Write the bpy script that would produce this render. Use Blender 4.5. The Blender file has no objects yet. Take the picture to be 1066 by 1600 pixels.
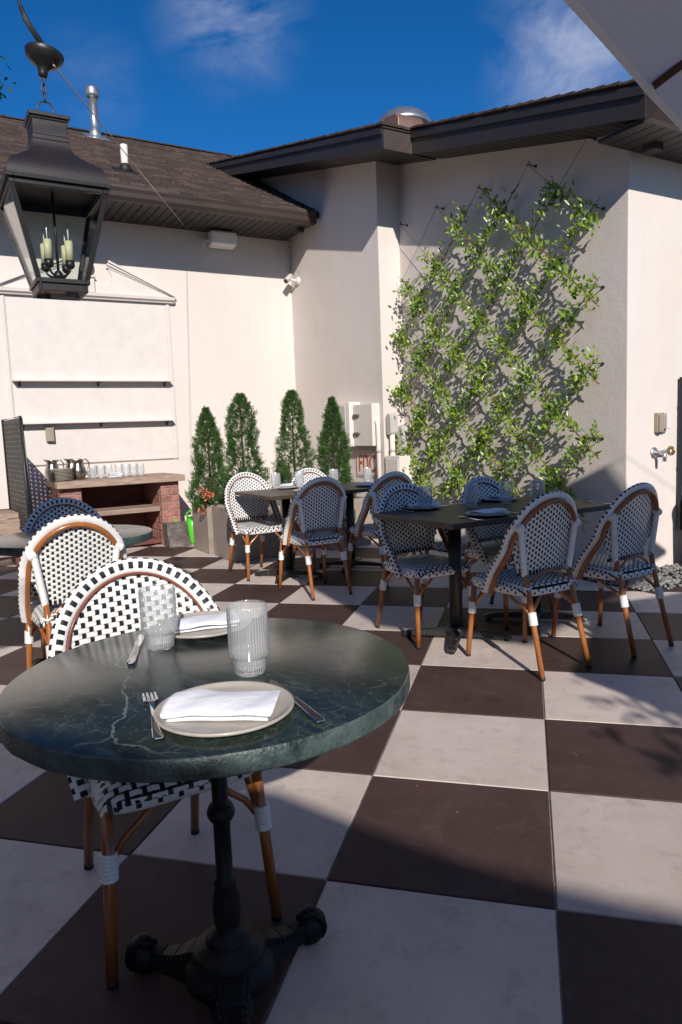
import bpy, math, random
from mathutils import Vector, Matrix

random.seed(7)
SC = bpy.context.scene
COL = SC.collection
PI = math.pi
R = math.radians

# ------------------------------------------------------------------ camera
cam_d = bpy.data.cameras.new('camera')
cam = bpy.data.objects.new('camera', cam_d)
COL.objects.link(cam)
cam_d.sensor_fit = 'HORIZONTAL'
cam_d.sensor_width = 36.0
cam_d.lens = 36.0 * 1109.7 / 1066.0
cam_d.clip_start = 0.05
cam_d.clip_end = 3000
_r = Vector((0.9672248, 0.2511074, -0.0376997))
_u = Vector((0.0080438, 0.1180951, 0.9929697))
_f = Vector((-0.2537942, 0.9607282, -0.1122047))
M = Matrix((( _r.x, _u.x, -_f.x, -0.0634), (_r.y, _u.y, -_f.y, -1.7584), (_r.z, _u.z, -_f.z, 1.2293), (0, 0, 0, 1)))
cam.matrix_world = M
SC.camera = cam

# ------------------------------------------------------------------ light
SUN_EL, SUN_AZ = 28.0, 156.0          # azimuth clockwise from +Y
world = bpy.data.worlds.new('World')
SC.world = world
world.use_nodes = True
nt = world.node_tree
nt.nodes.clear()
W_out = nt.nodes.new('ShaderNodeOutputWorld')
W_bg = nt.nodes.new('ShaderNodeBackground')
W_sky = nt.nodes.new('ShaderNodeTexSky')
W_sky.sky_type = 'NISHITA'
W_sky.sun_disc = False
W_sky.sun_elevation = R(SUN_EL)
W_sky.sun_rotation = R(SUN_AZ)
W_sky.altitude = 600
W_sky.air_density = 0.75
W_sky.dust_density = 0.1
W_sky.ozone_density = 4.0
W_bg.inputs['Strength'].default_value = 0.092
W_hs = nt.nodes.new('ShaderNodeHueSaturation')
W_hs.inputs['Saturation'].default_value = 1.2
W_ti = nt.nodes.new('ShaderNodeMixRGB'); W_ti.blend_type = 'MULTIPLY'; W_ti.inputs['Fac'].default_value = 1.0
W_ti.inputs['Color2'].default_value = (0.90, 1.03, 1.16, 1)
nt.links.new(W_sky.outputs[0], W_ti.inputs['Color1'])
nt.links.new(W_ti.outputs[0], W_hs.inputs['Color'])
# thin wisps of cloud: noise on the view direction, gathered where the three wisps stand
W_tc = nt.nodes.new('ShaderNodeTexCoord')
def wn(t, **k):
    n = nt.nodes.new(t)
    for a, b in k.items():
        setattr(n, a, b)
    return n
W_map = wn('ShaderNodeMapping'); W_map.inputs['Scale'].default_value = (1, 1, 2.2)
W_map.inputs['Rotation'].default_value = (0.3, 0.5, 0.2)
nt.links.new(W_tc.outputs['Generated'], W_map.inputs['Vector'])
W_n = wn('ShaderNodeTexNoise'); W_n.inputs['Scale'].default_value = 5.5; W_n.inputs['Detail'].default_value = 9; W_n.inputs['Roughness'].default_value = 0.62; W_n.inputs['Distortion'].default_value = 0.7
nt.links.new(W_map.outputs[0], W_n.inputs['Vector'])
W_nr = wn('ShaderNodeMapRange'); W_nr.inputs['From Min'].default_value = 0.38; W_nr.inputs['From Max'].default_value = 0.78
nt.links.new(W_n.outputs['Fac'], W_nr.inputs['Value'])
def cloud_mask(d, rad, amp):
    dt = wn('ShaderNodeVectorMath', operation='DISTANCE')
    nt.links.new(W_tc.outputs['Generated'], dt.inputs[0])
    dt.inputs[1].default_value = d
    mr = wn('ShaderNodeMapRange', interpolation_type='SMOOTHSTEP')
    mr.inputs['From Min'].default_value = rad; mr.inputs['From Max'].default_value = 0.0
    mr.inputs['To Min'].default_value = 0; mr.inputs['To Max'].default_value = amp
    nt.links.new(dt.outputs['Value'], mr.inputs['Value'])
    return mr.outputs[0]
masks = [cloud_mask((-0.3237, 0.8153, 0.4801), 0.11, 0.8), cloud_mask((0.061, 0.9044, 0.4223), 0.135, 1.15), cloud_mask((-0.4775, 0.7751, 0.4137), 0.075, 0.22),
         cloud_mask((0.9, -0.2, 0.5), 0.5, 1.0), cloud_mask((-0.8, -0.5, 0.45), 0.5, 1.0), cloud_mask((0.1, -0.8, 0.7), 0.4, 0.9)]
acc = masks[0]
for m_ in masks[1:]:
    a_ = wn('ShaderNodeMath', operation='MAXIMUM')
    nt.links.new(acc, a_.inputs[0]); nt.links.new(m_, a_.inputs[1]); acc = a_.outputs[0]
W_mu = wn('ShaderNodeMath', operation='MULTIPLY'); W_mu.use_clamp = True
nt.links.new(acc, W_mu.inputs[0]); nt.links.new(W_nr.outputs[0], W_mu.inputs[1])
W_mx = wn('ShaderNodeMixRGB')
nt.links.new(W_mu.outputs[0], W_mx.inputs['Fac'])
nt.links.new(W_hs.outputs[0], W_mx.inputs['Color1'])
W_mx.inputs['Color2'].default_value = (5.2, 5.6, 7.2, 1)
nt.links.new(W_mx.outputs[0], W_bg.inputs['Color'])
nt.links.new(W_bg.outputs[0], W_out.inputs['Surface'])

sd = bpy.data.lights.new('sun', 'SUN')
sd.energy = 4.8
sd.angle = R(0.53)
sd.color = (1.0, 0.93, 0.855)
sun = bpy.data.objects.new('sun', sd)
COL.objects.link(sun)
S_DIR = Vector((math.sin(R(SUN_AZ)) * math.cos(R(SUN_EL)), math.cos(R(SUN_AZ)) * math.cos(R(SUN_EL)), math.sin(R(SUN_EL))))
sun.rotation_euler = S_DIR.to_track_quat('Z', 'Y').to_euler()
sun.location = S_DIR * 30

SC.view_settings.view_transform = 'Standard'
SC.view_settings.look = 'None'
SC.view_settings.gamma = 1.0
SC.view_settings.exposure = 0.15
SC.view_settings.use_curve_mapping = False
SC.cycles.transparent_max_bounces = 48

# ------------------------------------------------------------------ materials
def node_mat(name):
    m = bpy.data.materials.new(name)
    m.use_nodes = True
    t = m.node_tree
    return m, t, t.nodes['Principled BSDF']

def mat(name, col, rough=0.6, metal=0.0, var=0.0, vscale=8.0, col2=None, bump=0.0, bscale=60.0, rand=0.0, spec=0.5, coat=0.0, stretch=(1, 1, 1), detail=6, rvar=0.0, trans=0.0, subs=0.0):
    """principled material with noise colour variation, fine relief and per-object variation"""
    m, t, b = node_mat(name)
    b.inputs['Base Color'].default_value = (*col, 1)
    b.inputs['Roughness'].default_value = rough
    b.inputs['Metallic'].default_value = metal
    b.inputs['Specular IOR Level'].default_value = spec
    b.inputs['Coat Weight'].default_value = coat
    b.inputs['Coat Roughness'].default_value = 0.12
    if subs:
        b.inputs['Subsurface Weight'].default_value = subs
        b.inputs['Subsurface Radius'].default_value = (0.02, 0.02, 0.02)
    tc = t.nodes.new('ShaderNodeTexCoord')
    mp = t.nodes.new('ShaderNodeMapping')
    mp.inputs['Scale'].default_value = stretch
    t.links.new(tc.outputs['Object'], mp.inputs['Vector'])
    if rand:
        oi = t.nodes.new('ShaderNodeObjectInfo')
        va = t.nodes.new('ShaderNodeVectorMath'); va.operation = 'SCALE'
        cb = t.nodes.new('ShaderNodeCombineXYZ')
        for k in range(3):
            t.links.new(oi.outputs['Random'], cb.inputs[k])
        t.links.new(cb.outputs[0], va.inputs[0]); va.inputs['Scale'].default_value = 37.0
        ad = t.nodes.new('ShaderNodeVectorMath'); ad.operation = 'ADD'
        t.links.new(mp.outputs[0], ad.inputs[0]); t.links.new(va.outputs[0], ad.inputs[1])
        vec = ad.outputs[0]
    else:
        vec = mp.outputs[0]
    cout = None
    if var or col2:
        n = t.nodes.new('ShaderNodeTexNoise')
        n.inputs['Scale'].default_value = vscale; n.inputs['Detail'].default_value = detail; n.inputs['Roughness'].default_value = 0.65
        t.links.new(vec, n.inputs['Vector'])
        cr = t.nodes.new('ShaderNodeValToRGB')
        cr.color_ramp.elements[0].position = 0.33; cr.color_ramp.elements[1].position = 0.68
        c2 = col2 or tuple(min(1, c * (1 + var)) for c in col)
        c1 = col if col2 else tuple(c * (1 - var) for c in col)
        cr.color_ramp.elements[0].color = (*c1, 1); cr.color_ramp.elements[1].color = (*c2, 1)
        t.links.new(n.outputs['Fac'], cr.inputs['Fac'])
        cout = cr.outputs['Color']
        if rvar:
            mr = t.nodes.new('ShaderNodeMapRange')
            mr.inputs['To Min'].default_value = rough - rvar; mr.inputs['To Max'].default_value = rough + rvar
            t.links.new(n.outputs['Fac'], mr.inputs['Value']); t.links.new(mr.outputs[0], b.inputs['Roughness'])
    if rand:
        hs = t.nodes.new('ShaderNodeHueSaturation')
        mr2 = t.nodes.new('ShaderNodeMapRange')
        mr2.inputs['To Min'].default_value = 1 - rand; mr2.inputs['To Max'].default_value = 1 + rand
        t.links.new(oi.outputs['Random'], mr2.inputs['Value']); t.links.new(mr2.outputs[0], hs.inputs['Value'])
        if cout is None:
            hs.inputs['Color'].default_value = (*col, 1)
        else:
            t.links.new(cout, hs.inputs['Color'])
        cout = hs.outputs['Color']
    if cout is not None:
        t.links.new(cout, b.inputs['Base Color'])
    if bump:
        n2 = t.nodes.new('ShaderNodeTexNoise')
        n2.inputs['Scale'].default_value = bscale; n2.inputs['Detail'].default_value = 5
        t.links.new(vec, n2.inputs['Vector'])
        bp = t.nodes.new('ShaderNodeBump'); bp.inputs['Strength'].default_value = bump; bp.inputs['Distance'].default_value = 0.01
        t.links.new(n2.outputs['Fac'], bp.inputs['Height']); t.links.new(bp.outputs[0], b.inputs['Normal'])
    return m

def stucco(name, col):
    m, t, b = node_mat(name)
    b.inputs['Roughness'].default_value = 0.85
    b.inputs['Specular IOR Level'].default_value = 0.25
    tc = t.nodes.new('ShaderNodeTexCoord')
    n1 = t.nodes.new('ShaderNodeTexNoise'); n1.inputs['Scale'].default_value = 1.3; n1.inputs['Detail'].default_value = 8
    mp = t.nodes.new('ShaderNodeMapping'); mp.inputs['Scale'].default_value = (1, 1, 0.45)
    t.links.new(tc.outputs['Object'], mp.inputs[0]); t.links.new(mp.outputs[0], n1.inputs['Vector'])
    cr = t.nodes.new('ShaderNodeValToRGB')
    cr.color_ramp.elements[0].position = 0.3; cr.color_ramp.elements[1].position = 0.62
    cr.color_ramp.elements[0].color = (col[0] * .93, col[1] * .92, col[2] * .9, 1); cr.color_ramp.elements[1].color = (*col, 1)
    t.links.new(n1.outputs['Fac'], cr.inputs['Fac'])
    # small grey scuffs
    n3 = t.nodes.new('ShaderNodeTexNoise'); n3.inputs['Scale'].default_value = 9; n3.inputs['Detail'].default_value = 10; n3.inputs['Roughness'].default_value = 0.8
    t.links.new(tc.outputs['Object'], n3.inputs['Vector'])
    mr = t.nodes.new('ShaderNodeMapRange'); mr.inputs['From Min'].default_value = 0.66; mr.inputs['From Max'].default_value = 0.8
    t.links.new(n3.outputs['Fac'], mr.inputs['Value'])
    mx = t.nodes.new('ShaderNodeMixRGB'); mx.inputs['Color2'].default_value = (col[0] * .72, col[1] * .7, col[2] * .68, 1)
    t.links.new(mr.outputs[0], mx.inputs['Fac']); t.links.new(cr.outputs[0], mx.inputs['Color1'])
    mps = t.nodes.new('ShaderNodeMapping'); mps.inputs['Scale'].default_value = (5, 5, 0.35)
    t.links.new(tc.outputs['Object'], mps.inputs[0])
    ns = t.nodes.new('ShaderNodeTexNoise'); ns.inputs['Scale'].default_value = 1.6; ns.inputs['Detail'].default_value = 7
    t.links.new(mps.outputs[0], ns.inputs['Vector'])
    mrs = t.nodes.new('ShaderNodeMapRange'); mrs.inputs['From Min'].default_value = 0.55; mrs.inputs['From Max'].default_value = 0.8; mrs.inputs['To Max'].default_value = 0.22
    t.links.new(ns.outputs['Fac'], mrs.inputs['Value'])
    mxs = t.nodes.new('ShaderNodeMixRGB'); mxs.inputs['Color2'].default_value = (col[0] * .84, col[1] * .83, col[2] * .80, 1)
    t.links.new(mrs.outputs[0], mxs.inputs['Fac']); t.links.new(mx.outputs[0], mxs.inputs['Color1'])
    t.links.new(mxs.outputs[0], b.inputs['Base Color'])
    n2 = t.nodes.new('ShaderNodeTexNoise'); n2.inputs['Scale'].default_value = 85; n2.inputs['Detail'].default_value = 6
    t.links.new(tc.outputs['Object'], n2.inputs['Vector'])
    n4 = t.nodes.new('ShaderNodeTexNoise'); n4.inputs['Scale'].default_value = 3.2; n4.inputs['Detail'].default_value = 3
    t.links.new(tc.outputs['Object'], n4.inputs['Vector'])
    b2 = t.nodes.new('ShaderNodeBump'); b2.inputs['Strength'].default_value = 0.16; b2.inputs['Distance'].default_value = 0.05
    t.links.new(n4.outputs['Fac'], b2.inputs['Height'])
    bp = t.nodes.new('ShaderNodeBump'); bp.inputs['Strength'].default_value = 0.35; bp.inputs['Distance'].default_value = 0.006
    t.links.new(n2.outputs['Fac'], bp.inputs['Height']); t.links.new(b2.outputs[0], bp.inputs['Normal']); t.links.new(bp.outputs[0], b.inputs['Normal'])
    return m

def tile_mat(name, c1, c2, stain, spec=0.4):
    m, t, b = node_mat(name)
    b.inputs['Specular IOR Level'].default_value = spec
    tc = t.nodes.new('ShaderNodeTexCoord'); oi = t.nodes.new('ShaderNodeObjectInfo')
    va = t.nodes.new('ShaderNodeVectorMath'); va.operation = 'MULTIPLY_ADD'
    cb = t.nodes.new('ShaderNodeCombineXYZ')
    for k in range(3): t.links.new(oi.outputs['Random'], cb.inputs[k])
    t.links.new(cb.outputs[0], va.inputs[0]); va.inputs[1].default_value = (41, 17, 29); t.links.new(tc.outputs['Object'], va.inputs[2])
    n = t.nodes.new('ShaderNodeTexNoise'); n.inputs['Scale'].default_value = 3.2; n.inputs['Detail'].default_value = 11; n.inputs['Roughness'].default_value = 0.62
    t.links.new(va.outputs[0], n.inputs['Vector'])
    cr = t.nodes.new('ShaderNodeValToRGB'); cr.color_ramp.elements[0].position = 0.3; cr.color_ramp.elements[1].position = 0.7
    cr.color_ramp.elements[0].color = (*c1, 1); cr.color_ramp.elements[1].color = (*c2, 1)
    t.links.new(n.outputs['Fac'], cr.inputs['Fac'])
    n2 = t.nodes.new('ShaderNodeTexNoise'); n2.inputs['Scale'].default_value = 14; n2.inputs['Detail'].default_value = 12; n2.inputs['Roughness'].default_value = 0.75
    t.links.new(va.outputs[0], n2.inputs['Vector'])
    mr = t.nodes.new('ShaderNodeMapRange'); mr.inputs['From Min'].default_value = 0.52; mr.inputs['From Max'].default_value = 0.74; mr.inputs['To Max'].default_value = 0.9
    t.links.new(n2.outputs['Fac'], mr.inputs['Value'])
    mx = t.nodes.new('ShaderNodeMixRGB'); mx.inputs['Color2'].default_value = (*stain, 1)
    t.links.new(mr.outputs[0], mx.inputs['Fac']); t.links.new(cr.outputs[0], mx.inputs['Color1'])
    # dark specks
    n3 = t.nodes.new('ShaderNodeTexVoronoi'); n3.inputs['Scale'].default_value = 22
    t.links.new(va.outputs[0], n3.inputs['Vector'])
    mr3 = t.nodes.new('ShaderNodeMapRange'); mr3.inputs['From Min'].default_value = 0.035; mr3.inputs['From Max'].default_value = 0.015; mr3.inputs['To Max'].default_value = 0.6
    t.links.new(n3.outputs['Distance'], mr3.inputs['Value'])
    mx2 = t.nodes.new('ShaderNodeMixRGB'); mx2.inputs['Color2'].default_value = (c1[0] * .3, c1[1] * .3, c1[2] * .3, 1)
    t.links.new(mr3.outputs[0], mx2.inputs['Fac']); t.links.new(mx.outputs[0], mx2.inputs['Color1'])
    hs = t.nodes.new('ShaderNodeHueSaturation'); mr2 = t.nodes.new('ShaderNodeMapRange')
    mr2.inputs['To Min'].default_value = 0.86; mr2.inputs['To Max'].default_value = 1.1
    t.links.new(oi.outputs['Random'], mr2.inputs['Value']); t.links.new(mr2.outputs[0], hs.inputs['Value']); t.links.new(mx2.outputs[0], hs.inputs['Color'])
    t.links.new(hs.outputs[0], b.inputs['Base Color'])
    mr4 = t.nodes.new('ShaderNodeMapRange'); mr4.inputs['To Min'].default_value = 0.42; mr4.inputs['To Max'].default_value = 0.68
    t.links.new(n2.outputs['Fac'], mr4.inputs['Value']); t.links.new(mr4.outputs[0], b.inputs['Roughness'])
    n5 = t.nodes.new('ShaderNodeTexNoise'); n5.inputs['Scale'].default_value = 190; n5.inputs['Detail'].default_value = 4
    t.links.new(va.outputs[0], n5.inputs['Vector'])
    bp = t.nodes.new('ShaderNodeBump'); bp.inputs['Strength'].default_value = 0.25; bp.inputs['Distance'].default_value = 0.002
    t.links.new(n5.outputs['Fac'], bp.inputs['Height']); t.links.new(bp.outputs[0], b.inputs['Normal'])
    return m

def marble(name, rough, shift):
    m, t, b = node_mat(name)
    tc = t.nodes.new('ShaderNodeTexCoord')
    mp = t.nodes.new('ShaderNodeMapping'); mp.inputs['Location'].default_value = shift; mp.inputs['Rotation'].default_value = (0, 0, 0.5)
    t.links.new(tc.outputs['Object'], mp.inputs[0])
    n = t.nodes.new('ShaderNodeTexNoise'); n.inputs['Scale'].default_value = 5; n.inputs['Detail'].default_value = 11; n.inputs['Roughness'].default_value = 0.68; n.inputs['Distortion'].default_value = 1.2
    mp2 = t.nodes.new('ShaderNodeMapping'); mp2.inputs['Scale'].default_value = (0.55, 2.2, 1.4)
    t.links.new(mp.outputs[0], mp2.inputs[0]); t.links.new(mp2.outputs[0], n.inputs['Vector'])
    cr = t.nodes.new('ShaderNodeValToRGB')
    e = cr.color_ramp.elements
    e[0].position = 0.3; e[0].color = (0.009, 0.014, 0.012, 1)
    e[1].position = 0.80; e[1].color = (0.10, 0.125, 0.108, 1)
    x = e.new(0.55); x.color = (0.022, 0.031, 0.026, 1)
    t.links.new(n.outputs['Fac'], cr.inputs['Fac'])
    # veins: thin cell borders of a warped voronoi
    wn_ = t.nodes.new('ShaderNodeTexNoise'); wn_.inputs['Scale'].default_value = 4; wn_.inputs['Detail'].default_value = 6
    t.links.new(mp.outputs[0], wn_.inputs['Vector'])
    ma = t.nodes.new('ShaderNodeVectorMath'); ma.operation = 'MULTIPLY_ADD'; ma.inputs[1].default_value = (0.3, 0.3, 0.3)
    t.links.new(wn_.outputs['Color'], ma.inputs[0]); t.links.new(mp.outputs[0], ma.inputs[2])
    def vein(scale, wid, amt, prev):
        v = t.nodes.new('ShaderNodeTexVoronoi'); v.feature = 'DISTANCE_TO_EDGE'; v.inputs['Scale'].default_value = scale
        t.links.new(ma.outputs[0], v.inputs['Vector'])
        mr = t.nodes.new('ShaderNodeMapRange'); mr.inputs['From Min'].default_value = wid; mr.inputs['From Max'].default_value = 0; mr.inputs['To Max'].default_value = amt
        t.links.new(v.outputs['Distance'], mr.inputs['Value'])
        nn = t.nodes.new('ShaderNodeTexNoise'); nn.inputs['Scale'].default_value = scale * 2.1; nn.inputs['Detail'].default_value = 4
        t.links.new(mp.outputs[0], nn.inputs['Vector'])
        mr2 = t.nodes.new('ShaderNodeMapRange'); mr2.inputs['From Min'].default_value = 0.42; mr2.inputs['From Max'].default_value = 0.62
        t.links.new(nn.outputs['Fac'], mr2.inputs['Value'])
        mu = t.nodes.new('ShaderNodeMath'); mu.operation = 'MULTIPLY'
        t.links.new(mr.outputs[0], mu.inputs[0]); t.links.new(mr2.outputs[0], mu.inputs[1])
        mx = t.nodes.new('ShaderNodeMixRGB'); mx.inputs['Color2'].default_value = (0.42, 0.5, 0.47, 1)
        t.links.new(mu.outputs[0], mx.inputs['Fac']); t.links.new(prev, mx.inputs['Color1'])
        return mx.outputs[0]
    c = vein(1.35, 0.0045, 0.5, cr.outputs[0])
    c = vein(4.2, 0.008, 0.11, c)
    c = vein(26, 0.06, 0.10, c)
    t.links.new(c, b.inputs['Base Color'])
    mr4 = t.nodes.new('ShaderNodeMapRange'); mr4.inputs['To Min'].default_value = rough - 0.06; mr4.inputs['To Max'].default_value = rough + 0.12
    t.links.new(n.outputs['Fac'], mr4.inputs['Value']); t.links.new(mr4.outputs[0], b.inputs['Roughness'])
    bp = t.nodes.new('ShaderNodeBump'); bp.inputs['Strength'].default_value = 0.06; bp.inputs['Distance'].default_value = 0.004
    t.links.new(n.outputs['Fac'], bp.inputs['Height']); t.links.new(bp.outputs[0], b.inputs['Normal'])
    return m

def leaf_mat(name, c1, c2, trans=0.35, rough=0.38):
    m, t, b = node_mat(name)
    ge = t.nodes.new('ShaderNodeNewGeometry')
    cr = t.nodes.new('ShaderNodeValToRGB'); cr.color_ramp.elements[0].color = (*c1, 1); cr.color_ramp.elements[1].color = (*c2, 1)
    t.links.new(ge.outputs['Random Per Island'], cr.inputs['Fac'])
    t.links.new(cr.outputs[0], b.inputs['Base Color'])
    b.inputs['Roughness'].default_value = rough
    tr = t.nodes.new('ShaderNodeBsdfTranslucent')
    hs = t.nodes.new('ShaderNodeHueSaturation'); hs.inputs['Value'].default_value = 1.3; hs.inputs['Saturation'].default_value = 1.1
    t.links.new(cr.outputs[0], hs.inputs['Color']); t.links.new(hs.outputs[0], tr.inputs['Color'])
    mx = t.nodes.new('ShaderNodeMixShader'); mx.inputs[0].default_value = trans
    out = t.nodes['Material Output']
    t.links.new(b.outputs[0], mx.inputs[1]); t.links.new(tr.outputs[0], mx.inputs[2]); t.links.new(mx.outputs[0], out.inputs['Surface'])
    return m

def cloth_mat(name, col, trans):
    m, t, b = node_mat(name)
    b.inputs['Base Color'].default_value = (*col, 1); b.inputs['Roughness'].default_value = 0.9; b.inputs['Specular IOR Level'].default_value = 0.1
    tc = t.nodes.new('ShaderNodeTexCoord')
    n2 = t.nodes.new('ShaderNodeTexNoise'); n2.inputs['Scale'].default_value = 40; n2.inputs['Detail'].default_value = 6
    t.links.new(tc.outputs['Object'], n2.inputs['Vector'])
    bp = t.nodes.new('ShaderNodeBump'); bp.inputs['Strength'].default_value = 0.3; bp.inputs['Distance'].default_value = 0.01
    t.links.new(n2.outputs['Fac'], bp.inputs['Height']); t.links.new(bp.outputs[0], b.inputs['Normal'])
    if trans:
        tr = t.nodes.new('ShaderNodeBsdfTranslucent'); tr.inputs['Color'].default_value = (*col, 1)
        mx = t.nodes.new('ShaderNodeMixShader'); mx.inputs[0].default_value = trans
        t.links.new(b.outputs[0], mx.inputs[1]); t.links.new(tr.outputs[0], mx.inputs[2])
        t.links.new(mx.outputs[0], t.nodes['Material Output'].inputs['Surface'])
    return m

def schlick(t, f0, gain=1.0):
    lw = t.nodes.new('ShaderNodeLayerWeight'); lw.inputs['Blend'].default_value = 0.5
    pw = t.nodes.new('ShaderNodeMath'); pw.operation = 'POWER'; pw.inputs[1].default_value = 4.0
    t.links.new(lw.outputs['Facing'], pw.inputs[0])
    ma = t.nodes.new('ShaderNodeMath'); ma.operation = 'MULTIPLY_ADD'; ma.use_clamp = True
    ma.inputs[1].default_value = gain * (1 - f0); ma.inputs[2].default_value = f0
    t.links.new(pw.outputs[0], ma.inputs[0])
    return ma.outputs[0]

def pane_mat(name, tint=(0.93, 0.96, 0.95)):
    """thin window glass: clear with a mirror-like sheen that grows at grazing angles"""
    m, t, b = node_mat(name)
    t.nodes.remove(b)
    tr = t.nodes.new('ShaderNodeBsdfTransparent'); tr.inputs['Color'].default_value = (*tint, 1)
    gl = t.nodes.new('ShaderNodeBsdfGlossy'); gl.inputs['Roughness'].default_value = 0.03
    mx = t.nodes.new('ShaderNodeMixShader')
    t.links.new(schlick(t, 0.04), mx.inputs[0]); t.links.new(tr.outputs[0], mx.inputs[1]); t.links.new(gl.outputs[0], mx.inputs[2])
    t.links.new(mx.outputs[0], t.nodes['Material Output'].inputs['Surface'])
    return m

def tumbler_mat(name, tint=(0.975, 0.98, 0.98), milky=0.115):
    """clear pressed glass: see-through with strong sheen on the flutes and a white share that brightens it"""
    m, t, b = node_mat(name)
    t.nodes.remove(b)
    tr = t.nodes.new('ShaderNodeBsdfTransparent'); tr.inputs['Color'].default_value = (*tint, 1)
    gl = t.nodes.new('ShaderNodeBsdfGlossy'); gl.inputs['Roughness'].default_value = 0.06
    mx = t.nodes.new('ShaderNodeMixShader')
    t.links.new(schlick(t, 0.05), mx.inputs[0]); t.links.new(tr.outputs[0], mx.inputs[1]); t.links.new(gl.outputs[0], mx.inputs[2])
    df = t.nodes.new('ShaderNodeBsdfDiffuse'); df.inputs['Color'].default_value = (0.82, 0.84, 0.86, 1)
    m2 = t.nodes.new('ShaderNodeMixShader'); m2.inputs[0].default_value = milky
    t.links.new(mx.outputs[0], m2.inputs[1]); t.links.new(df.outputs[0], m2.inputs[2])
    t.links.new(m2.outputs[0], t.nodes['Material Output'].inputs['Surface'])
    return m

def glass_mat(name, col=(0.97, 0.98, 0.98), rough=0.0):
    m, t, b = node_mat(name)
    t.nodes.remove(b)
    g = t.nodes.new('ShaderNodeBsdfGlass'); g.inputs['Color'].default_value = (*col, 1); g.inputs['Roughness'].default_value = rough; g.inputs['IOR'].default_value = 1.47
    t.links.new(g.outputs[0], t.nodes['Material Output'].inputs['Surface'])
    return m

MT = {}
MT['stucco'] = stucco('cream stucco', (0.66, 0.60, 0.557))
MT['occluder_brick'] = mat('dark brick', (0.07, 0.035, 0.028), 0.9, var=0.3, vscale=9, bump=0.3)
MT['trim'] = mat('painted trim', (0.62, 0.575, 0.54), 0.55, var=0.05, vscale=6, bump=0.08, bscale=40)
MT['tile_light'] = tile_mat('light porcelain', (0.51, 0.425, 0.375), (0.63, 0.54, 0.485), (0.37, 0.30, 0.26))
MT['tile_dark'] = tile_mat('dark porcelain', (0.053, 0.030, 0.027), (0.080, 0.049, 0.044), (0.10, 0.066, 0.058), 0.18)
MT['grout'] = mat('grout', (0.24, 0.20, 0.175), 0.9, var=0.3, vscale=30)
MT['ground'] = mat('ground', (0.16, 0.15, 0.13), 0.9, var=0.3, vscale=2)
MT['cane'] = mat('varnished cane', (0.25, 0.080, 0.020), 0.30, col2=(0.40, 0.145, 0.036), vscale=14, stretch=(1, 1, 0.35), coat=0.35, bump=0.08, bscale=50, rand=0.06)
MT['cane_dark'] = mat('red brown cane piping', (0.20, 0.055, 0.028), 0.3, var=0.2, coat=0.3)
MT['weave_white'] = mat('white woven strand', (0.74, 0.74, 0.72), 0.36, var=0.07, vscale=22, coat=0.12, rand=0.03)
MT['weave_black'] = mat('black woven strand', (0.013, 0.013, 0.015), 0.35, var=0.2)
MT['rubber'] = mat('black rubber', (0.012, 0.012, 0.012), 0.6)
MT['iron'] = mat('black cast iron', (0.006, 0.006, 0.0065), 0.5, spec=0.3, var=0.3, vscale=20, bump=0.15, bscale=90)
MT['powder'] = mat('black powder coat', (0.014, 0.014, 0.015), 0.42, bump=0.06, bscale=200)
MT['bronze'] = mat('textured bronze paint', (0.010, 0.008, 0.009), 0.40, col2=(0.028, 0.022, 0.022), vscale=160, bump=0.07, bscale=260, spec=0.6)
MT['wood_dark'] = mat('dark stained wood', (0.028, 0.019, 0.014), 0.42, col2=(0.072, 0.05, 0.037), vscale=7, stretch=(0.8, 14, 6), bump=0.12, bscale=30)
MT['marble'] = marble('green marble', 0.19, (0.2, 0.1, 0))
MT['marble_edge'] = mat('rough sawn marble edge', (0.004, 0.014, 0.016), 0.42, col2=(0.085, 0.125, 0.118), vscale=15, stretch=(1, 1, 1), bump=0.35, bscale=130, detail=10)
MT['stoneware'] = mat('stoneware glaze', (0.40, 0.365, 0.32), 0.38, var=0.1, vscale=18, coat=0.15)
MT['napkin'] = cloth_mat('white napkin', (0.83, 0.84, 0.88), 0)
MT['steel'] = mat('polished steel', (0.62, 0.62, 0.63), 0.13, 1.0)
MT['galv'] = mat('galvanised steel', (0.50, 0.50, 0.50), 0.34, 0.85, var=0.18, vscale=14)
MT['pewter'] = mat('pewter', (0.34, 0.31, 0.28), 0.24, 1.0, var=0.1)
MT['glass'] = tumbler_mat('tumbler glass')
MT['refraction_line'] = tumbler_mat('tumbler painted refraction line', (0.62, 0.65, 0.66), 0.3)  # dark tint painted on the flutes in place of refraction
MT['frost'] = glass_mat('smoky tumbler glass', (0.80, 0.84, 0.84), 0.12)
MT['pane'] = pane_mat('lantern pane')
MT['bulb'] = pane_mat('bulb glass', (0.97, 0.97, 0.97))
MT['candle'] = mat('cream candle sleeve', (0.62, 0.56, 0.36), 0.5)
MT['gutter'] = mat('brown gutter', (0.060, 0.044, 0.038), 0.42, var=0.1, vscale=3)
MT['rake'] = mat('shade darkened rake brown', (0.026, 0.021, 0.020), 0.45, var=0.1, vscale=3)  # gutter brown darkened to carry the shade below the shingle edge
MT['soffit'] = mat('brown soffit', (0.034, 0.027, 0.024), 0.5, var=0.1, vscale=4)
SH = [mat('shingle brown', (0.055, 0.034, 0.025), 0.9, var=0.4, vscale=30, bump=0.5, bscale=90),
      mat('shingle umber', (0.078, 0.05, 0.037), 0.9, var=0.4, vscale=30, bump=0.5, bscale=90),
      mat('shingle dark', (0.038, 0.025, 0.02), 0.9, var=0.4, vscale=30, bump=0.5, bscale=90)]
MT['brick'] = mat('red brick', (0.22, 0.08, 0.062), 0.85, col2=(0.37, 0.19, 0.155), vscale=20, bump=0.4, bscale=60, rand=0.22)
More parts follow.
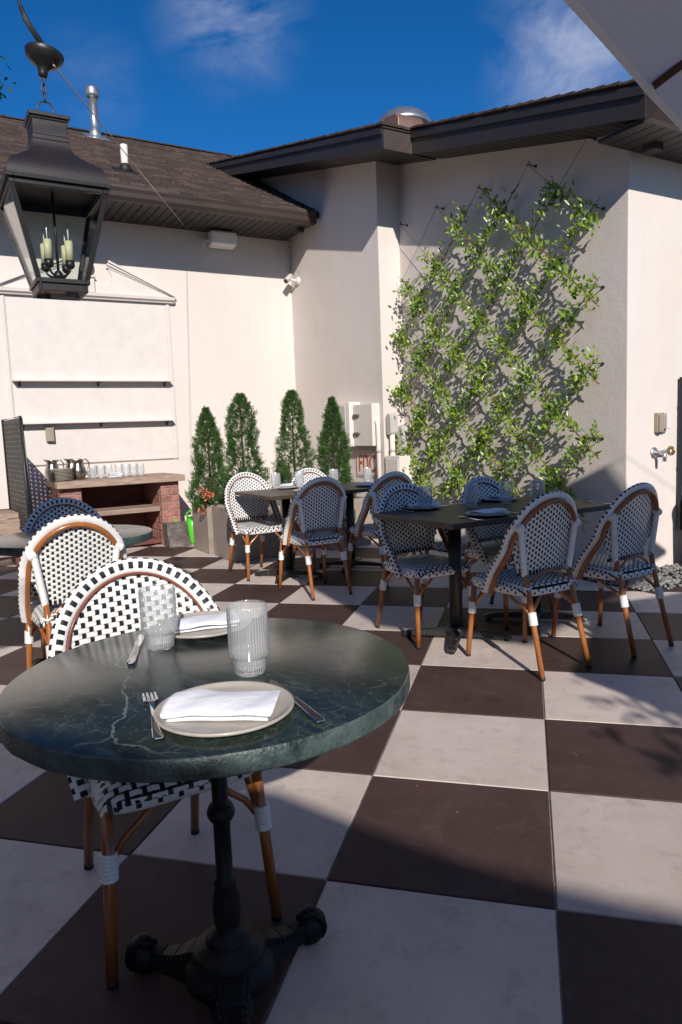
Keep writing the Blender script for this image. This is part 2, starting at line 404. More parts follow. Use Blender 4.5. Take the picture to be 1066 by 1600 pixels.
MT['mortar'] = mat('mortar', (0.30, 0.22, 0.19), 0.95, var=0.2, vscale=20, bump=0.4)
MT['old_wood'] = mat('weathered plank', (0.22, 0.15, 0.115), 0.8, col2=(0.40, 0.30, 0.24), vscale=6, stretch=(9, 1, 9), bump=0.35, bscale=25, rand=0.12)
MT['red_wood'] = mat('reddish stained wood', (0.10, 0.032, 0.024), 0.7, col2=(0.17, 0.06, 0.045), vscale=5, stretch=(9, 1, 9), bump=0.3, bscale=25)
MT['concrete'] = mat('planter concrete', (0.24, 0.195, 0.165), 0.8, col2=(0.31, 0.26, 0.225), vscale=7, bump=0.12, bscale=70, rand=0.06)
MT['stone'] = mat('rough grey block', (0.06, 0.052, 0.046), 0.9, col2=(0.20, 0.175, 0.155), vscale=14, bump=0.8, bscale=40)
MT['green'] = mat('lime green plastic', (0.07, 0.52, 0.02), 0.35)
MT['grey_box'] = mat('grey enamel', (0.46, 0.44, 0.42), 0.5, var=0.05)
MT['cream_box'] = mat('painted box', (0.68, 0.63, 0.575), 0.6, var=0.05)
MT['sign_white'] = mat('sign white', (0.70, 0.64, 0.58), 0.5, var=0.08)
MT['sign_red'] = mat('sign red', (0.42, 0.06, 0.03), 0.5)
MT['brass'] = mat('brass', (0.42, 0.30, 0.13), 0.35, 1.0)
MT['pvc'] = mat('white pvc', (0.72, 0.66, 0.60), 0.5, var=0.06)
MT['copper'] = mat('weathered copper', (0.22, 0.13, 0.10), 0.5, 0.3, var=0.2)
MT['tan_box'] = mat('tan weathered plastic', (0.30, 0.25, 0.19), 0.5, var=0.12)
MT['soil'] = mat('potting soil', (0.03, 0.02, 0.014), 0.95, var=0.4, vscale=40, bump=0.6)
MT['bark'] = mat('bark', (0.10, 0.065, 0.042), 0.9, var=0.35, vscale=30, bump=0.6, bscale=60)
MT['vine_stem'] = mat('orange brown vine stem', (0.30, 0.13, 0.04), 0.7, var=0.3, vscale=20)
MT['leaf_vine'] = leaf_mat('vine leaf', (0.085, 0.18, 0.02), (0.33, 0.44, 0.055), 0.36, 0.26)
MT['leaf_silver'] = leaf_mat('pale leaf underside', (0.22, 0.32, 0.18), (0.40, 0.48, 0.34), 0.3, 0.3)
MT['leaf_thuja'] = leaf_mat('thuja spray', (0.022, 0.075, 0.018), (0.095, 0.18, 0.04), 0.25, 0.5)
MT['leaf_dark'] = leaf_mat('dark leaf', (0.03, 0.07, 0.02), (0.07, 0.13, 0.03), 0.25, 0.4)
MT['petal'] = leaf_mat('orange petal', (0.62, 0.13, 0.05), (0.75, 0.33, 0.20), 0.3, 0.5)
MT['wire'] = mat('steel wire', (0.10, 0.095, 0.085), 0.4, 0.8)
MT['wire_light'] = mat('bright cable', (0.50, 0.46, 0.42), 0.35, 0.6)
MT['canvas'] = cloth_mat('off white canvas', (0.80, 0.775, 0.75), 0.36)
MT['fill_canvas'] = cloth_mat('shade brightening canvas', (0.88, 0.87, 0.86), 0.8)  # translucency raised so the foreground shade below comes out brighter
MT['teak'] = mat('teak rib', (0.11, 0.045, 0.026), 0.45, var=0.3, vscale=12, stretch=(1, 1, 6))
MT['pebble'] = mat('pebble', (0.10, 0.10, 0.10), 0.75, col2=(0.30, 0.295, 0.28), vscale=16)
MT['blue'] = mat('blue cap', (0.02, 0.22, 0.5), 0.4)
MT['white_plastic'] = mat('white plastic', (0.74, 0.73, 0.71), 0.4)
MT['dark_lens'] = mat('lens black', (0.01, 0.01, 0.012), 0.1)

# ------------------------------------------------------------------ mesh helper
class MB:
    def __init__(s):
        s.v = []; s.f = []; s.m = []; s.sm = []
    def add(s, vs, fs, mat=0, smooth=False):
        o = len(s.v)
        s.v.extend([tuple(p) for p in vs])
        for f in fs:
            s.f.append([i + o for i in f]); s.m.append(mat); s.sm.append(smooth)
    def box(s, x0, x1, y0, y1, z0, z1, mat=0):
        s.hexa([(x0, y0, z0), (x1, y0, z0), (x1, y1, z0), (x0, y1, z0), (x0, y0, z1), (x1, y0, z1), (x1, y1, z1), (x0, y1, z1)], mat)
    def hexa(s, p, mat=0):
        s.add(p, [(3, 2, 1, 0), (4, 5, 6, 7), (0, 1, 5, 4), (1, 2, 6, 5), (2, 3, 7, 6), (3, 0, 4, 7)], mat)
    def prism(s, poly, a0, a1, axis, mat=0, smooth=False):
        """polygon of 2-D points swept along one axis: axis 'x': poly=(y,z); 'y': (x,z); 'z': (x,y)"""
        def pt(p, a):
            return (a, p[0], p[1]) if axis == 'x' else ((p[0], a, p[1]) if axis == 'y' else (p[0], p[1], a))
        n = len(poly)
        vs = [pt(p, a0) for p in poly] + [pt(p, a1) for p in poly]
        ar = sum(poly[i][0] * poly[(i + 1) % n][1] - poly[(i + 1) % n][0] * poly[i][1] for i in range(n))
        flip = (ar < 0) != (axis == 'y')
        b = list(range(n)); t_ = list(range(n, 2 * n))
        fs = [b[::-1], t_] if not flip else [b, t_[::-1]]
        for i in range(n):
            j = (i + 1) % n
            q = [i, j, n + j, n + i]
            fs.append(q if not flip else q[::-1])
        s.add(vs, fs[:2], mat, False); o = len(s.v) - 2 * n
        for q in fs[2:]:
            s.f.append([k + o for k in q]); s.m.append(mat); s.sm.append(smooth)
    def tube(s, pts, r, n=8, mat=0, closed=False, caps=True, smooth=True, up=None):
        pts = [Vector(p) for p in pts]; N = len(pts)
        rr = r if isinstance(r, (list, tuple)) else [r] * N
        tang = []
        for i in range(N):
            a = pts[(i - 1) % N] if (closed or i > 0) else pts[i]
            b = pts[(i + 1) % N] if (closed or i < N - 1) else pts[i]
            tang.append((b - a).normalized())
        ref = Vector((0, 0, 1)) if abs(tang[0].z) < 0.9 else Vector((1, 0, 0))
        nrm = (ref - tang[0] * ref.dot(tang[0])).normalized()
        vs = []
        for i in range(N):
            nrm = (nrm - tang[i] * nrm.dot(tang[i])).normalized()
            bi = tang[i].cross(nrm)
            for k in range(n):
                a = 2 * PI * k / n
                vs.append(pts[i] + (nrm * math.cos(a) + bi * math.sin(a)) * rr[i])
        fs = []
        for i in range(N if closed else N - 1):
            j = (i + 1) % N
            for k in range(n):
                l = (k + 1) % n
                fs.append((i * n + k, i * n + l, j * n + l, j * n + k))
        s.add(vs, fs, mat, smooth)
        if caps and not closed:
            o = len(s.v) - len(vs)
            s.f.append([o + k for k in range(n)][::-1]); s.m.append(mat); s.sm.append(False)
            s.f.append([o + (N - 1) * n + k for k in range(n)]); s.m.append(mat); s.sm.append(False)
    def lathe(s, prof, n=24, mat=0, c=(0, 0, 0), smooth=True, flute=None, axis=None):
        vs = []
        for (r, z) in prof:
            for k in range(n):
                a = 2 * PI * k / n
                rr = r + (flute(k, z) if flute and r > 0.001 else 0)
                p = Vector((rr * math.cos(a), rr * math.sin(a), z))
                if axis is not None: p = axis @ p
                vs.append(p + Vector(c))
        fs = []
        for i in range(len(prof) - 1):
            for k in range(n):
                l = (k + 1) % n
                fs.append((i * n + k, i * n + l, (i + 1) * n + l, (i + 1) * n + k))
        s.add(vs, fs, mat, smooth)
    def build(s, name, mats, parent=None, loc=(0, 0, 0), rot=(0, 0, 0), bevel=0, bseg=2, kind=None):
        me = bpy.data.meshes.new(name)
        me.from_pydata(s.v, [], s.f)
        if not isinstance(mats, (list, tuple)): mats = [mats]
        for m in mats:
            me.materials.append(MT[m] if isinstance(m, str) else m)
        me.polygons.foreach_set('material_index', s.m)
        me.polygons.foreach_set('use_smooth', s.sm)
        me.update()
        o = bpy.data.objects.new(name, me)
        COL.objects.link(o)
        o.location = loc; o.rotation_euler = rot
        if parent is not None: o.parent = parent
        if bevel:
            b = o.modifiers.new('bevel', 'BEVEL'); b.width = bevel; b.segments = bseg; b.limit_method = 'ANGLE'; b.angle_limit = R(40)
            b.harden_normals = False
        if kind: o['kind'] = kind
        return o

def tag(o, label, cat, group=None):
    o['label'] = label; o['category'] = cat
    if group: o['group'] = group
    return o
def thing(name, label, cat, loc=(0, 0, 0), rz=0.0, group=None):
    o = bpy.data.objects.new(name, None); COL.objects.link(o)
    o.empty_display_size = 0.1
    o.location = loc; o.rotation_euler = (0, 0, rz)
    return tag(o, label, cat, group)
def copy_tree(o, parent=None):
    c = o.copy(); COL.objects.link(c)
    c.parent = parent
    for ch in list(o.children):
        copy_tree(ch, c)
    return c
def clone(o, label, loc, rz, group=None):
    c = copy_tree(o); c['label'] = label; c.location = loc; c.rotation_euler = (0, 0, rz)
    if group: c['group'] = group
    return c
R2 = math.sqrt(2)
def W(t, s, z=0.0):                     # building axes (t toward lower right, s along the long wall) to world
    return ((t + s) / R2, (s - t) / R2, z)
A45 = R(-45)

def subframe(origin_t, origin_s, z=0.0):
    return W(origin_t, origin_s, z)

# ================================================================== SETTING
def structure(o):
    o['kind'] = 'structure'; return o
T = 0.6096
g = MB(); g.add([(-400, -400, -0.05), (400, -400, -0.05), (400, 400, -0.05), (-400, 400, -0.05)], [(0, 1, 2, 3)])
structure(g.build('ground', 'ground'))
# floor: grout bed with the tiles laid on it (checker of two porcelain tiles)
fl = MB(); fl.box(-14 * T, 9 * T, -9 * T, 13 * T, -0.045, -0.006)
floor = structure(fl.build('floor', 'grout'))
def tile_mesh(name, m):
    b = MB(); h = T / 2 - 0.0030; e = 0.0022
    ring = lambda k, z: [(-k, -k, z), (k, -k, z), (k, k, z), (-k, k, z)]
    b.add(ring(h, -0.012) + ring(h, -e) + ring(h - e, 0.0), [(0, 1, 5, 4), (1, 2, 6, 5), (2, 3, 7, 6), (3, 0, 4, 7), (4, 5, 9, 8), (5, 6, 10, 9), (6, 7, 11, 10), (7, 4, 8, 11), (8, 9, 10, 11)])
    o = b.build(name, m, floor)
    return o
tl = tile_mesh('tile', 'tile_light'); td = tile_mesh('tile', 'tile_dark')
first = {0: tl, 1: td}; used = {0: False, 1: False}
stuff_far = {0: MB(), 1: MB()}
for i in range(-14, 9):
    for j in range(-9, 13):
        cx, cy = (i + .5) * T, (j + .5) * T
        if cx + cy > 5.6 or cy - cx > 11.3: continue
        k = (i + j) % 2
        near = (-10 <= i <= 2 and -2 <= j <= 10)
        if near:
            if used[k]:
                o = first[k].copy(); COL.objects.link(o)
            else:
                o = first[k]; used[k] = True
            o.location = (cx, cy, random.uniform(-0.0012, 0.0012))
            o.rotation_euler = (random.uniform(-.0012, .0012), random.uniform(-.0012, .0012), random.uniform(-.0015, .0015) + random.choice([0, PI / 2, PI]))
        else:
            h = T / 2 - .0022
            stuff_far[k].box(cx - h, cx + h, cy - h, cy + h, -0.012, 0)
for k in (0, 1):
    stuff_far[k].build('tile_field', ('tile_light', 'tile_dark')[k], floor, kind='stuff')

# ---- buildings in axes (t, s): local x = t, local y = s
SLOPE = 0.249
def zs(t): return 4.13 - SLOPE * (t + 5.54)          # underside of the gable roof
low = thing('low_building', 'cream stucco wing with brown shingle roof and gutter behind the brick console', 'building', rz=A45)
b = MB(); b.box(-7.9, -7.651, -9, 3.3, -0.04, 3.81)
b.build('wall', 'stucco', low)
# soffit boards
b = MB(); b.box(-7.66, -6.8, -9, 3.15, 3.815, 3.83)
sof = b.build('soffit', 'soffit', low)
bd = MB(); bd.box(-7.648, -6.842, -0.044, 0.044, 3.797, 3.8146)
pb = bd.build('soffit_board', 'soffit', sof, loc=(0, -1.5, 0), bevel=0.004, bseg=1)
for k in range(1, 49):
    o = pb.copy(); COL.objects.link(o); o.location = (0, -1.5 + k * 0.096, random.uniform(-.001, .001))
b = MB(); b.box(-7.648, -6.842, -9, -1.55, 3.8, 3.8146); b.build('soffit_panel', 'soffit', sof)
prof = [(-6.84, 3.785), (-6.80, 3.785), (-6.765, 3.82), (-6.755, 3.865), (-6.735, 3.90), (-6.735, 3.925), (-6.742, 3.93), (-6.742, 3.912), (-6.79, 3.87), (-6.84, 3.87)]
b = MB(); b.prism(prof, -9, 3.13, 'y'); b.box(-6.83, -6.738, 3.131, 3.139, 3.786, 3.928)
b.build('gutter', 'gutter', low)
b = MB(); b.box(-6.865, -6.8405, -9, 3.12, 3.79, 3.95); b.build('fascia', 'gutter', low)
b = MB(); b.box(-7.06, -6.99, 3.02, 3.1, 3.74, 3.796); b.build('corner_bracket', 'soffit', low, bevel=.01)
# roof deck + shingles
def zl(t): return 3.94 + 0.52 * (-6.77 - t)
b = MB()
b.prism([(-6.77, 3.93), (-10.8, zl(-10.8) - .02), (-14.8, 3.9), (-14.8, 3.8), (-10.8, zl(-10.8) - .12), (-6.77, 3.83 + .03)], -9, 3.2, 'y')
b.prism([(-8.95, zl(-8.95) - .02), (-10.8, zl(-10.8) - .02), (-14.8, 3.9), (-14.8, 3.8), (-10.8, zl(-10.8) - .12), (-8.95, zl(-8.95) - .12)], 3.2, 6.5, 'y')
roof = b.build('roof', SH[2], low)
sh = MB(); rs = random.Random(3)
for k in range(33):
    t0 = -6.735 - k * 0.125
    s_ = -3.2 - rs.random() * .2
    send = 3.19 if t0 > -8.9 else 6.4
    while s_ < send:
        wd = rs.uniform(0.10, 0.26); e = min(s_ + wd, send)
        t1 = t0 - 0.155; th = rs.uniform(0.006, 0.02); dt = rs.uniform(-.006, .006)
        z0, z1 = zl(t0) - 0.012, zl(t1) - 0.012
        sh.hexa([(t0 + dt, s_, z0), (t0 + dt, e - .004, z0), (t1, e - .004, z1), (t1, s_, z1), (t0 + dt, s_, z0 + th + .012), (t0 + dt, e - .004, z0 + th + .012), (t1, e - .004, z1 + .01), (t1, s_, z1 + .01)], rs.choice([0, 0, 1, 2]))
        s_ = e
b = sh.build('shingles', SH, roof, kind='stuff')
b = MB(); b.prism([(-10.95, zl(-10.8) - .05), (-10.8, zl(-10.8) + .03), (-10.65, zl(-10.8) - .05), (-10.8, zl(-10.8) - .02)], -6, 6.4, 'y'); b.build('ridge_cap', SH[2], roof)

gab = thing('gable_building', 'taller cream stucco building with dark rake eaves and trellis wall', 'building', rz=A45)
b = MB()
b.prism([(-12, -.04), (-5.508, -.04), (-5.508, zs(-5.508) + .06), (-12, zs(-12) + .06)], 3.217, 5.0, 'y')
b.build('wall', 'stucco', gab, bevel=0.008)
b = MB()
b.prism([(-5.9, -.04), (-2.51, -.04), (-2.51, zs(-2.51) + .03), (-5.9, zs(-5.9) + .05)], 3.5, 12, 'y')
b.build('wall', 'stucco', gab, bevel=0.008)
# soffits with boards
def sloped(bm, t0, t1, s0, s1, d0, d1, mat=0):
    bm.hexa([(t0, s0, zs(t0) + d0), (t1, s0, zs(t1) + d0), (t1, s1, zs(t1) + d0), (t0, s1, zs(t0) + d0), (t0, s0, zs(t0) + d1), (t1, s0, zs(t1) + d1), (t1, s1, zs(t1) + d1), (t0, s1, zs(t0) + d1)], mat)
b = MB(); sloped(b, -12, -4.735, 2.80, 3.3, 0.012, 0.03); sloped(b, -4.735, -2.11, 3.13, 3.6, 0.012, 0.03)
sof2 = b.build('soffit', 'soffit', gab)
ang = math.atan(SLOPE)
def boards(s0, s1, ta, tb):
    bb = MB(); bb.box(-0.047, 0.047, s0, s1, 0.0, 0.0118)
    p0 = None; t = ta
    while t < tb:
        if p0 is None:
            p0 = o = bb.build('soffit_board', 'soffit', sof2, bevel=.004, bseg=1)
        else:
            o = p0.copy(); COL.objects.link(o)
        o.location = (t, 0, zs(t)); o.rotation_euler = (0, ang, 0)
        t += 0.1
boards(2.802, 3.214, -9.5, -5.5)
boards(2.802, 3.496, -5.46, -4.78)
boards(3.132, 3.496, -4.68, -2.14)
b = MB(); b.box(-2.507, -2.10, 3.14, 11, 3.262, 3.275); b.build('eave_soffit', 'soffit', sof2)
for k in range(24):
    bb = MB() if k == 0 else None
    if k == 0:
        bb.box(-2.506, -2.105, -.052, .052, 3.246, 3.2615); e0 = o = bb.build('soffit_board', 'soffit', sof2, bevel=.004, bseg=1)
    else:
        o = e0.copy(); COL.objects.link(o)
    o.location = (0, 3.2 + k * .11, 0)
# fascias
b = MB(); sloped(b, -12, -4.73, 2.775, 2.799, -0.012, 0.165); sloped(b, -12, -4.72, 2.755, 2.774, 0.12, 0.175); b.build('rake_board', 'rake', gab)
b = MB(); sloped(b, -4.729, -4.70, 2.775, 3.128, -0.014, 0.165); b.build('rake_end_box', 'gutter', gab)  # sunlit end keeps the lighter brown, shade is only in the boards
b = MB(); sloped(b, -4.699, -2.08, 3.105, 3.129, -0.012, 0.185); sloped(b, -4.699, -2.08, 3.085, 3.104, 0.13, 0.195); b.build('rake_board', 'rake', gab)
b = MB(); b.prism([(-2.10, 3.24), (-2.04, 3.24), (-2.0, 3.29), (-1.985, 3.36), (-1.985, 3.38), (-2.10, 3.38)], 3.12, 11, 'y'); b.build('gutter', 'gutter', gab)
b = MB(); b.box(-2.42, -2.30, 3.52, 3.62, 3.20, 3.26); b.build('corner_bracket', 'soffit', gab, bevel=.01)
# roof with courses whose ends step along the rake
b = MB(); sloped(b, -13, -4.70, 2.765, 9, .178, .20); sloped(b, -4.70, -2.0, 3.095, 9, .20, .215)
roof2 = b.build('roof', SH[2], gab)
sh = MB(); rs = random.Random(5)
t0 = -1.985
while t0 > -12.5:
    s0 = (2.745 if t0 < -4.66 else 3.07) + rs.uniform(-.006, .006)
    t1 = t0 - .17; lift = .203 if t0 < -4.66 else .217
    za, zb = zs(t0) + lift, zs(t1) + lift
    s_ = s0
    while s_ < 6.5:
        e = s_ + rs.uniform(.15, .3)
        sh.hexa([(t0, s_, za), (t0, e - .004, za), (t1, e - .004, zb), (t1, s_, zb), (t0, s_, za + .024), (t0, e - .004, za + .024), (t1, e - .004, zb + .008), (t1, s_, zb + .008)], rs.choice([0, 1, 2]))
        s_ = e
    t0 -= 0.135
sh.build('shingles', SH, roof2, kind='stuff')

# house and hedge added out of frame to cut the sky fill
nb = thing('added_house', 'added dark brick house, unseen behind the viewpoint, blocking sky fill', 'house', W(0, -7.2, 0), A45)
b = MB(); b.box(-9, 14, -6, 0, -.04, 4.6); b.build('wall', 'occluder_brick', nb)
b = MB(); b.prism([(-6.4, 4.55), (.4, 4.55), (-3, 6.6)], -9.4, 14.4, 'x'); b.build('roof', SH[2], nb)
for k in range(6):
    b = MB(); b.box(-7 + k * 3.4, -5.8 + k * 3.4, -.05, .03, 1.0, 2.5); w_ = b.build('window', 'trim', nb)
    b = MB(); b.box(-6.93 + k * 3.4, -5.87 + k * 3.4, .0301, .034, 1.07, 2.43); b.build('pane', 'dark_lens', w_)
hd = thing('added_hedge', 'added dark green hedge, unseen behind the viewpoint, blocking sky fill', 'hedge', W(9.6, 0, 0), A45)  # unseen, added only to hold back light from the low sky
b = MB(); b.box(-.4, .4, -7, 9, 0, 2.1); b.build('branches', 'bark', hd)
b = MB(); rs = random.Random(14)
for k in range(9000):
    s_ = rs.uniform(-7.1, 9.1); q = rs.random()
    if q < .55: p = Vector((-.42 - rs.uniform(0, .12), s_, rs.uniform(.05, 2.2)))
    elif q < .8: p = Vector((rs.uniform(-.5, .5), s_, 2.12 + rs.uniform(0, .12)))
    else: p = Vector((.42 + rs.uniform(0, .12), s_, rs.uniform(.05, 2.2)))
    d = Vector((rs.gauss(0, 1), rs.gauss(0, 1), rs.gauss(.3, 1))).normalized(); n_ = Vector((rs.gauss(0, 1), rs.gauss(0, 1), rs.gauss(.5, 1))).normalized()
    sd_ = d.cross(n_).normalized() * .03
    b.add([p, p + d * .05 + sd_, p + d * .12, p + d * .05 - sd_], [(0, 1, 2), (0, 2, 3)])
b.build('foliage', 'leaf_dark', hd, kind='stuff')
# sail added out of view, outlined to drop shade on the middle tables
ss_ = thing('added_sail', 'added off-white sail, unseen above the viewpoint, shading the middle tables', 'shade sail')
b = MB(); C4 = [Vector((.24, -1.44, 3.4)), Vector((.44, -.04, 3.4)), Vector((2.54, -.04, 3.45)), Vector((3.54, -1.69, 3.45)), Vector((2.59, -3.69, 3.45)), Vector((1.62, -3.31, 3.4))]
cen = sum(C4, Vector()) / 6; n = 6; edge = []
for k in range(6):
    for q in range(4): edge.append(C4[k].lerp(C4[(k + 1) % 6], q / 4))
vs = [cen + Vector((0, 0, -.15))]
for i in range(1, n + 1):
    for p in edge: vs.append(cen.lerp(p, i / n) + Vector((0, 0, -.15 * (1 - (i / n) ** 2))))
m_ = len(edge); fs = [(0, 1 + k, 1 + (k + 1) % m_) for k in range(m_)]
for i in range(n - 1):
    for k in range(m_): fs.append((1 + i * m_ + k, 1 + (i + 1) * m_ + k, 1 + (i + 1) * m_ + (k + 1) % m_, 1 + i * m_ + (k + 1) % m_))
b.add(vs, fs, 0, True); b.build('cloth', 'canvas', ss_)
for k, far in enumerate((W(2.0, -7.19, 4.3), W(3.0, -7.19, 4.35), (7.5, -1.45, 3.9), (7.5, -1.55, 3.9), W(6.0, -7.19, 4.3))):
    b = MB(); b.tube([C4[k], Vector(far)], .003, 5); b.build('rope', 'wire', ss_)
pm = MB(); pm.tube([(7.5, -1.5, 0), (7.5, -1.5, 4.0)], .04, 10); pm.build('mast', 'powder', ss_)

# gravel bed along the trellis wall
gb = MB(); gb.box(-5.5, -2.1, 3.1, 3.5, -.03, 0.006); gb.box(-2.1, -1.95, 3.1, 9, -.03, 0.006); gb.box(-2.508, -2.1, 3.5, 9, -.03, .0055)
bed = gb.build('gravel_bed', 'soil', None, rot=(0, 0, A45)); structure(bed)
pe = MB(); rs = random.Random(9)
ico = [(0, 0, 1), (.89, 0, .45), (.28, .85, .45), (-.72, .53, .45), (-.72, -.53, .45), (.28, -.85, .45), (.72, .53, -.45), (-.28, .85, -.45), (-.89, 0, -.45), (-.28, -.85, -.45), (.72, -.53, -.45), (0, 0, -1)]
icf = [(0, 1, 2), (0, 2, 3), (0, 3, 4), (0, 4, 5), (0, 5, 1), (1, 6, 2), (2, 7, 3), (3, 8, 4), (4, 9, 5), (5, 10, 1), (2, 6, 7), (3, 7, 8), (4, 8, 9), (5, 9, 10), (1, 10, 6), (11, 7, 6), (11, 8, 7), (11, 9, 8), (11, 10, 9), (11, 6, 10)]
for k in range(2600):
    if k % 5 < 3: t, s = rs.uniform(-5.48, -2.1), rs.uniform(3.1, 3.49)
    else: t, s = rs.uniform(-2.49, -1.95), rs.uniform(3.1, 6)
    if t > -2.1 and s < 3.1: continue
    a = rs.uniform(0, 6.3); rx, ry, rz_ = rs.uniform(.012, .03), rs.uniform(.010, .022), rs.uniform(.008, .016)
    c_, s__ = math.cos(a), math.sin(a)
    pe.add([(t + c_ * x * rx - s__ * y * ry, s + s__ * x * rx + c_ * y * ry, .008 + rs.uniform(0, .012) * 0 + z * rz_ + .006) for x, y, z in ico], icf, 0, True)
pg = pe.build('gravel', 'pebble', bed, kind='stuff')

# ================================================================== OFF-FRAME SHADE (umbrellas, small tree)
def umbrella(label, center, Rr, nside, az0, zedge, rise, square=False, fabric='canvas'):
    u = thing('patio_umbrella', label, 'umbrella', (center[0], center[1], 0))
    vz = [Vector((Rr * math.sin(R(az0 + 360 / nside * k)), Rr * math.cos(R(az0 + 360 / nside * k)), zedge)) for k in range(nside)]
    if square:      # ribs at the corners and at the middle of each side
        q_ = [vz[k // 2] if k % 2 == 0 else (vz[k // 2] + vz[(k // 2 + 1) % nside]) / 2 for k in range(2 * nside)]; vz = q_; nside = len(vz)
    top = Vector((0, 0, zedge + rise))
    for k in range(nside):
        a, c = vz[k], vz[(k + 1) % nside]
        cb = MB(); n = 8; vs = []; idx = {}
        for i in range(n + 1):
            f = i / n
            for j in range(i + 1):
                gk = j / i if i else 0
                p = top.lerp(a.lerp(c, gk), f)
                sag = 0.03 * math.sin(PI * gk) * f * f + 0.05 * math.sin(PI * f)
                inward = (Vector((0, 0, p.z)) - p); inward.z = 0
                p = p + Vector((0, 0, -sag)) + inward * (0.025 * math.sin(PI * gk) * f * f)
                idx[(i, j)] = len(vs); vs.append(p)
        fs = []
        for i in range(n):
            for j in range(i + 1):
                fs.append((idx[(i, j)], idx[(i + 1, j)], idx[(i + 1, j + 1)]))
                if j < i: fs.append((idx[(i, j)], idx[(i + 1, j + 1)], idx[(i, j + 1)]))
        cb.add(vs, fs, 0, True)
        # hem
        edge = [vs[idx[(n, j)]] for j in range(n + 1)]
        hem = [p + Vector((0, 0, -.035)) for p in edge]
        cb.add(edge + hem, [(j, j + 1, n + 2 + j, n + 1 + j) for j in range(n)], 0, True)
        cb.build('canopy_panel', fabric, u)
        rb = MB(); d = (a - top)
        rb.tube([top + Vector((0, 0, -.05)), a + Vector((0, 0, -.022)) - d.normalized() * 0.02], 0.013, 8)
        rb.build('rib', 'teak', u)
        sp = MB(); m_ = top.lerp(a, .5) + Vector((0, 0, -.04)); sp.tube([(0, 0, zedge - .25), m_], 0.009, 6); sp.build('strut', 'teak', u)
    pm = MB(); pm.tube([(0, 0, 0.08), (0, 0, zedge + rise + .05)], 0.024, 12); pm.build('pole', 'teak', u)
    hb = MB(); hb.lathe([(0, zedge - .32), (.05, zedge - .32), (.05, zedge - .24), (0, zedge - .24)], 12); hb.build('hub', 'teak', u)
    bs = MB(); bs.lathe([(0, 0.001), (.28, 0.001), (.28, .05), (.06, .08), (.04, .3), (0, .3)], 20); bs.build('base', 'powder', u)
    return u
umbrella('off-white square patio umbrella with teak ribs at the top right corner', (1.29, .385), 1.513, 4, -110, 2.3, .5, True)
umbrella('off-white patio umbrella standing behind the viewpoint', (.98, -6.16), 2.12, 4, 45 + 16.0, 3.0, .6, True, 'fill_canvas')
umbrella('off-white octagonal patio umbrella to the right of the viewpoint', (3.62, -1.62), 1.80, 8, -61.3, 2.3, .62)
umbrella('off-white octagonal patio umbrella to the left of the viewpoint', (-2.85, -1.35), 1.75, 8, 10, 2.3, .55)

# ================================================================== CHAIRS
def ribbon(mb, pts, nrms, side, hw, bulge, mat):
    """flat strand: pts along it, nrms outward, side across; slightly domed"""
    vs = []
    for p, n, sd in zip(pts, nrms, side):
        vs += [p - sd * hw, p + n * bulge, p + sd * hw]
    fs = []
    for i in range(len(pts) - 1):
        a = i * 3; c = a + 3
        fs += [(a, a + 1, c + 1, c), (a + 1, a + 2, c + 2, c + 1)]
    mb.add(vs, fs, mat, True)

def weave(mb, surf, xl, v0, v1, vl, xmax, pitch_v, pitch_x, hwv, hwx, amp):
    """white strands along x, black strands along v, plain weave on surf(x, v)"""
    def frame(x, v):
        e = 0.004
        p = Vector(surf(x, v)); dx = Vector(surf(x + e, v)) - Vector(surf(x - e, v)); dv = Vector(surf(x, v + e)) - Vector(surf(x, v - e))
        n = dx.cross(dv).normalized(); return p, n, dx.normalized(), dv.normalized()
    nrow = int((v1 - v0) / pitch_v)
    ncol = int(xmax / pitch_x) + 1
    for i in range(nrow):
        v = v0 + (i + .5) * pitch_v
        X = xl(v)
        if X < 0.015: continue
        xs = [-X]; offs = [0]
        k = -2 * ncol
        while k <= 2 * ncol:
            x = k * pitch_x / 2
            if -X + .003 < x < X - .003:
                xs.append(x)
                if k % 2 == 0:
                    c = k // 2; offs.append(-amp if (c + i) % 2 == 0 else amp)
                else: offs.append(0)
            k += 1
        xs.append(X); offs.append(0)
        P, Nn, Sd = [], [], []
        for x, o in zip(xs, offs):
            p, n, tx, tv = frame(x, v); P.append(p + n * o); Nn.append(n); Sd.append(tv)
        ribbon(mb, P, Nn, Sd, hwv, 0.0016, 0)
    for c in range(-ncol, ncol + 1):
        x = c * pitch_x
        lo, hi = vl(x)
        if hi - lo < .02: continue
        vs_, offs = [lo], [0]
        for i in range(nrow):
            v = v0 + (i + .5) * pitch_v
            if lo + .003 < v < hi - .003:
                vs_.append(v); offs.append(amp * .9 if (c + i) % 2 == 0 else -amp)
                vs_.append(v + pitch_v / 2) if v + pitch_v / 2 < hi - .003 else None
                if len(vs_) > len(offs): offs.append(0)
        vs_.append(hi); offs.append(0)
        P, Nn, Sd = [], [], []
        for v, o in zip(vs_, offs):
            p, n, tx, tv = frame(x, v); P.append(p + n * o); Nn.append(n); Sd.append(tx)
        ribbon(mb, P, Nn, Sd, hwx, 0.001, 1)

def wrapped(mb, pts, r, pitch, n=10, mat=0):
    """post wound round with strand: ribbed tube"""
    pts = [Vector(p) for p in pts]
    L = sum((pts[i + 1] - pts[i]).length for i in range(len(pts) - 1))
    m = max(4, int(L / pitch) * 4)
    out, rr = [], []
    for k in range(m + 1):
        d = L * k / m; i = 0
        while i < len(pts) - 2 and d > (pts[i + 1] - pts[i]).length:
            d -= (pts[i + 1] - pts[i]).length; i += 1
        out.append(pts[i].lerp(pts[i + 1], min(1, d / (pts[i + 1] - pts[i]).length)))
        rr.append(r * (1 - .10 * (k % 4 == 0) + .02 * (k % 4 == 2)))
    mb.tube(out, rr, n, mat)

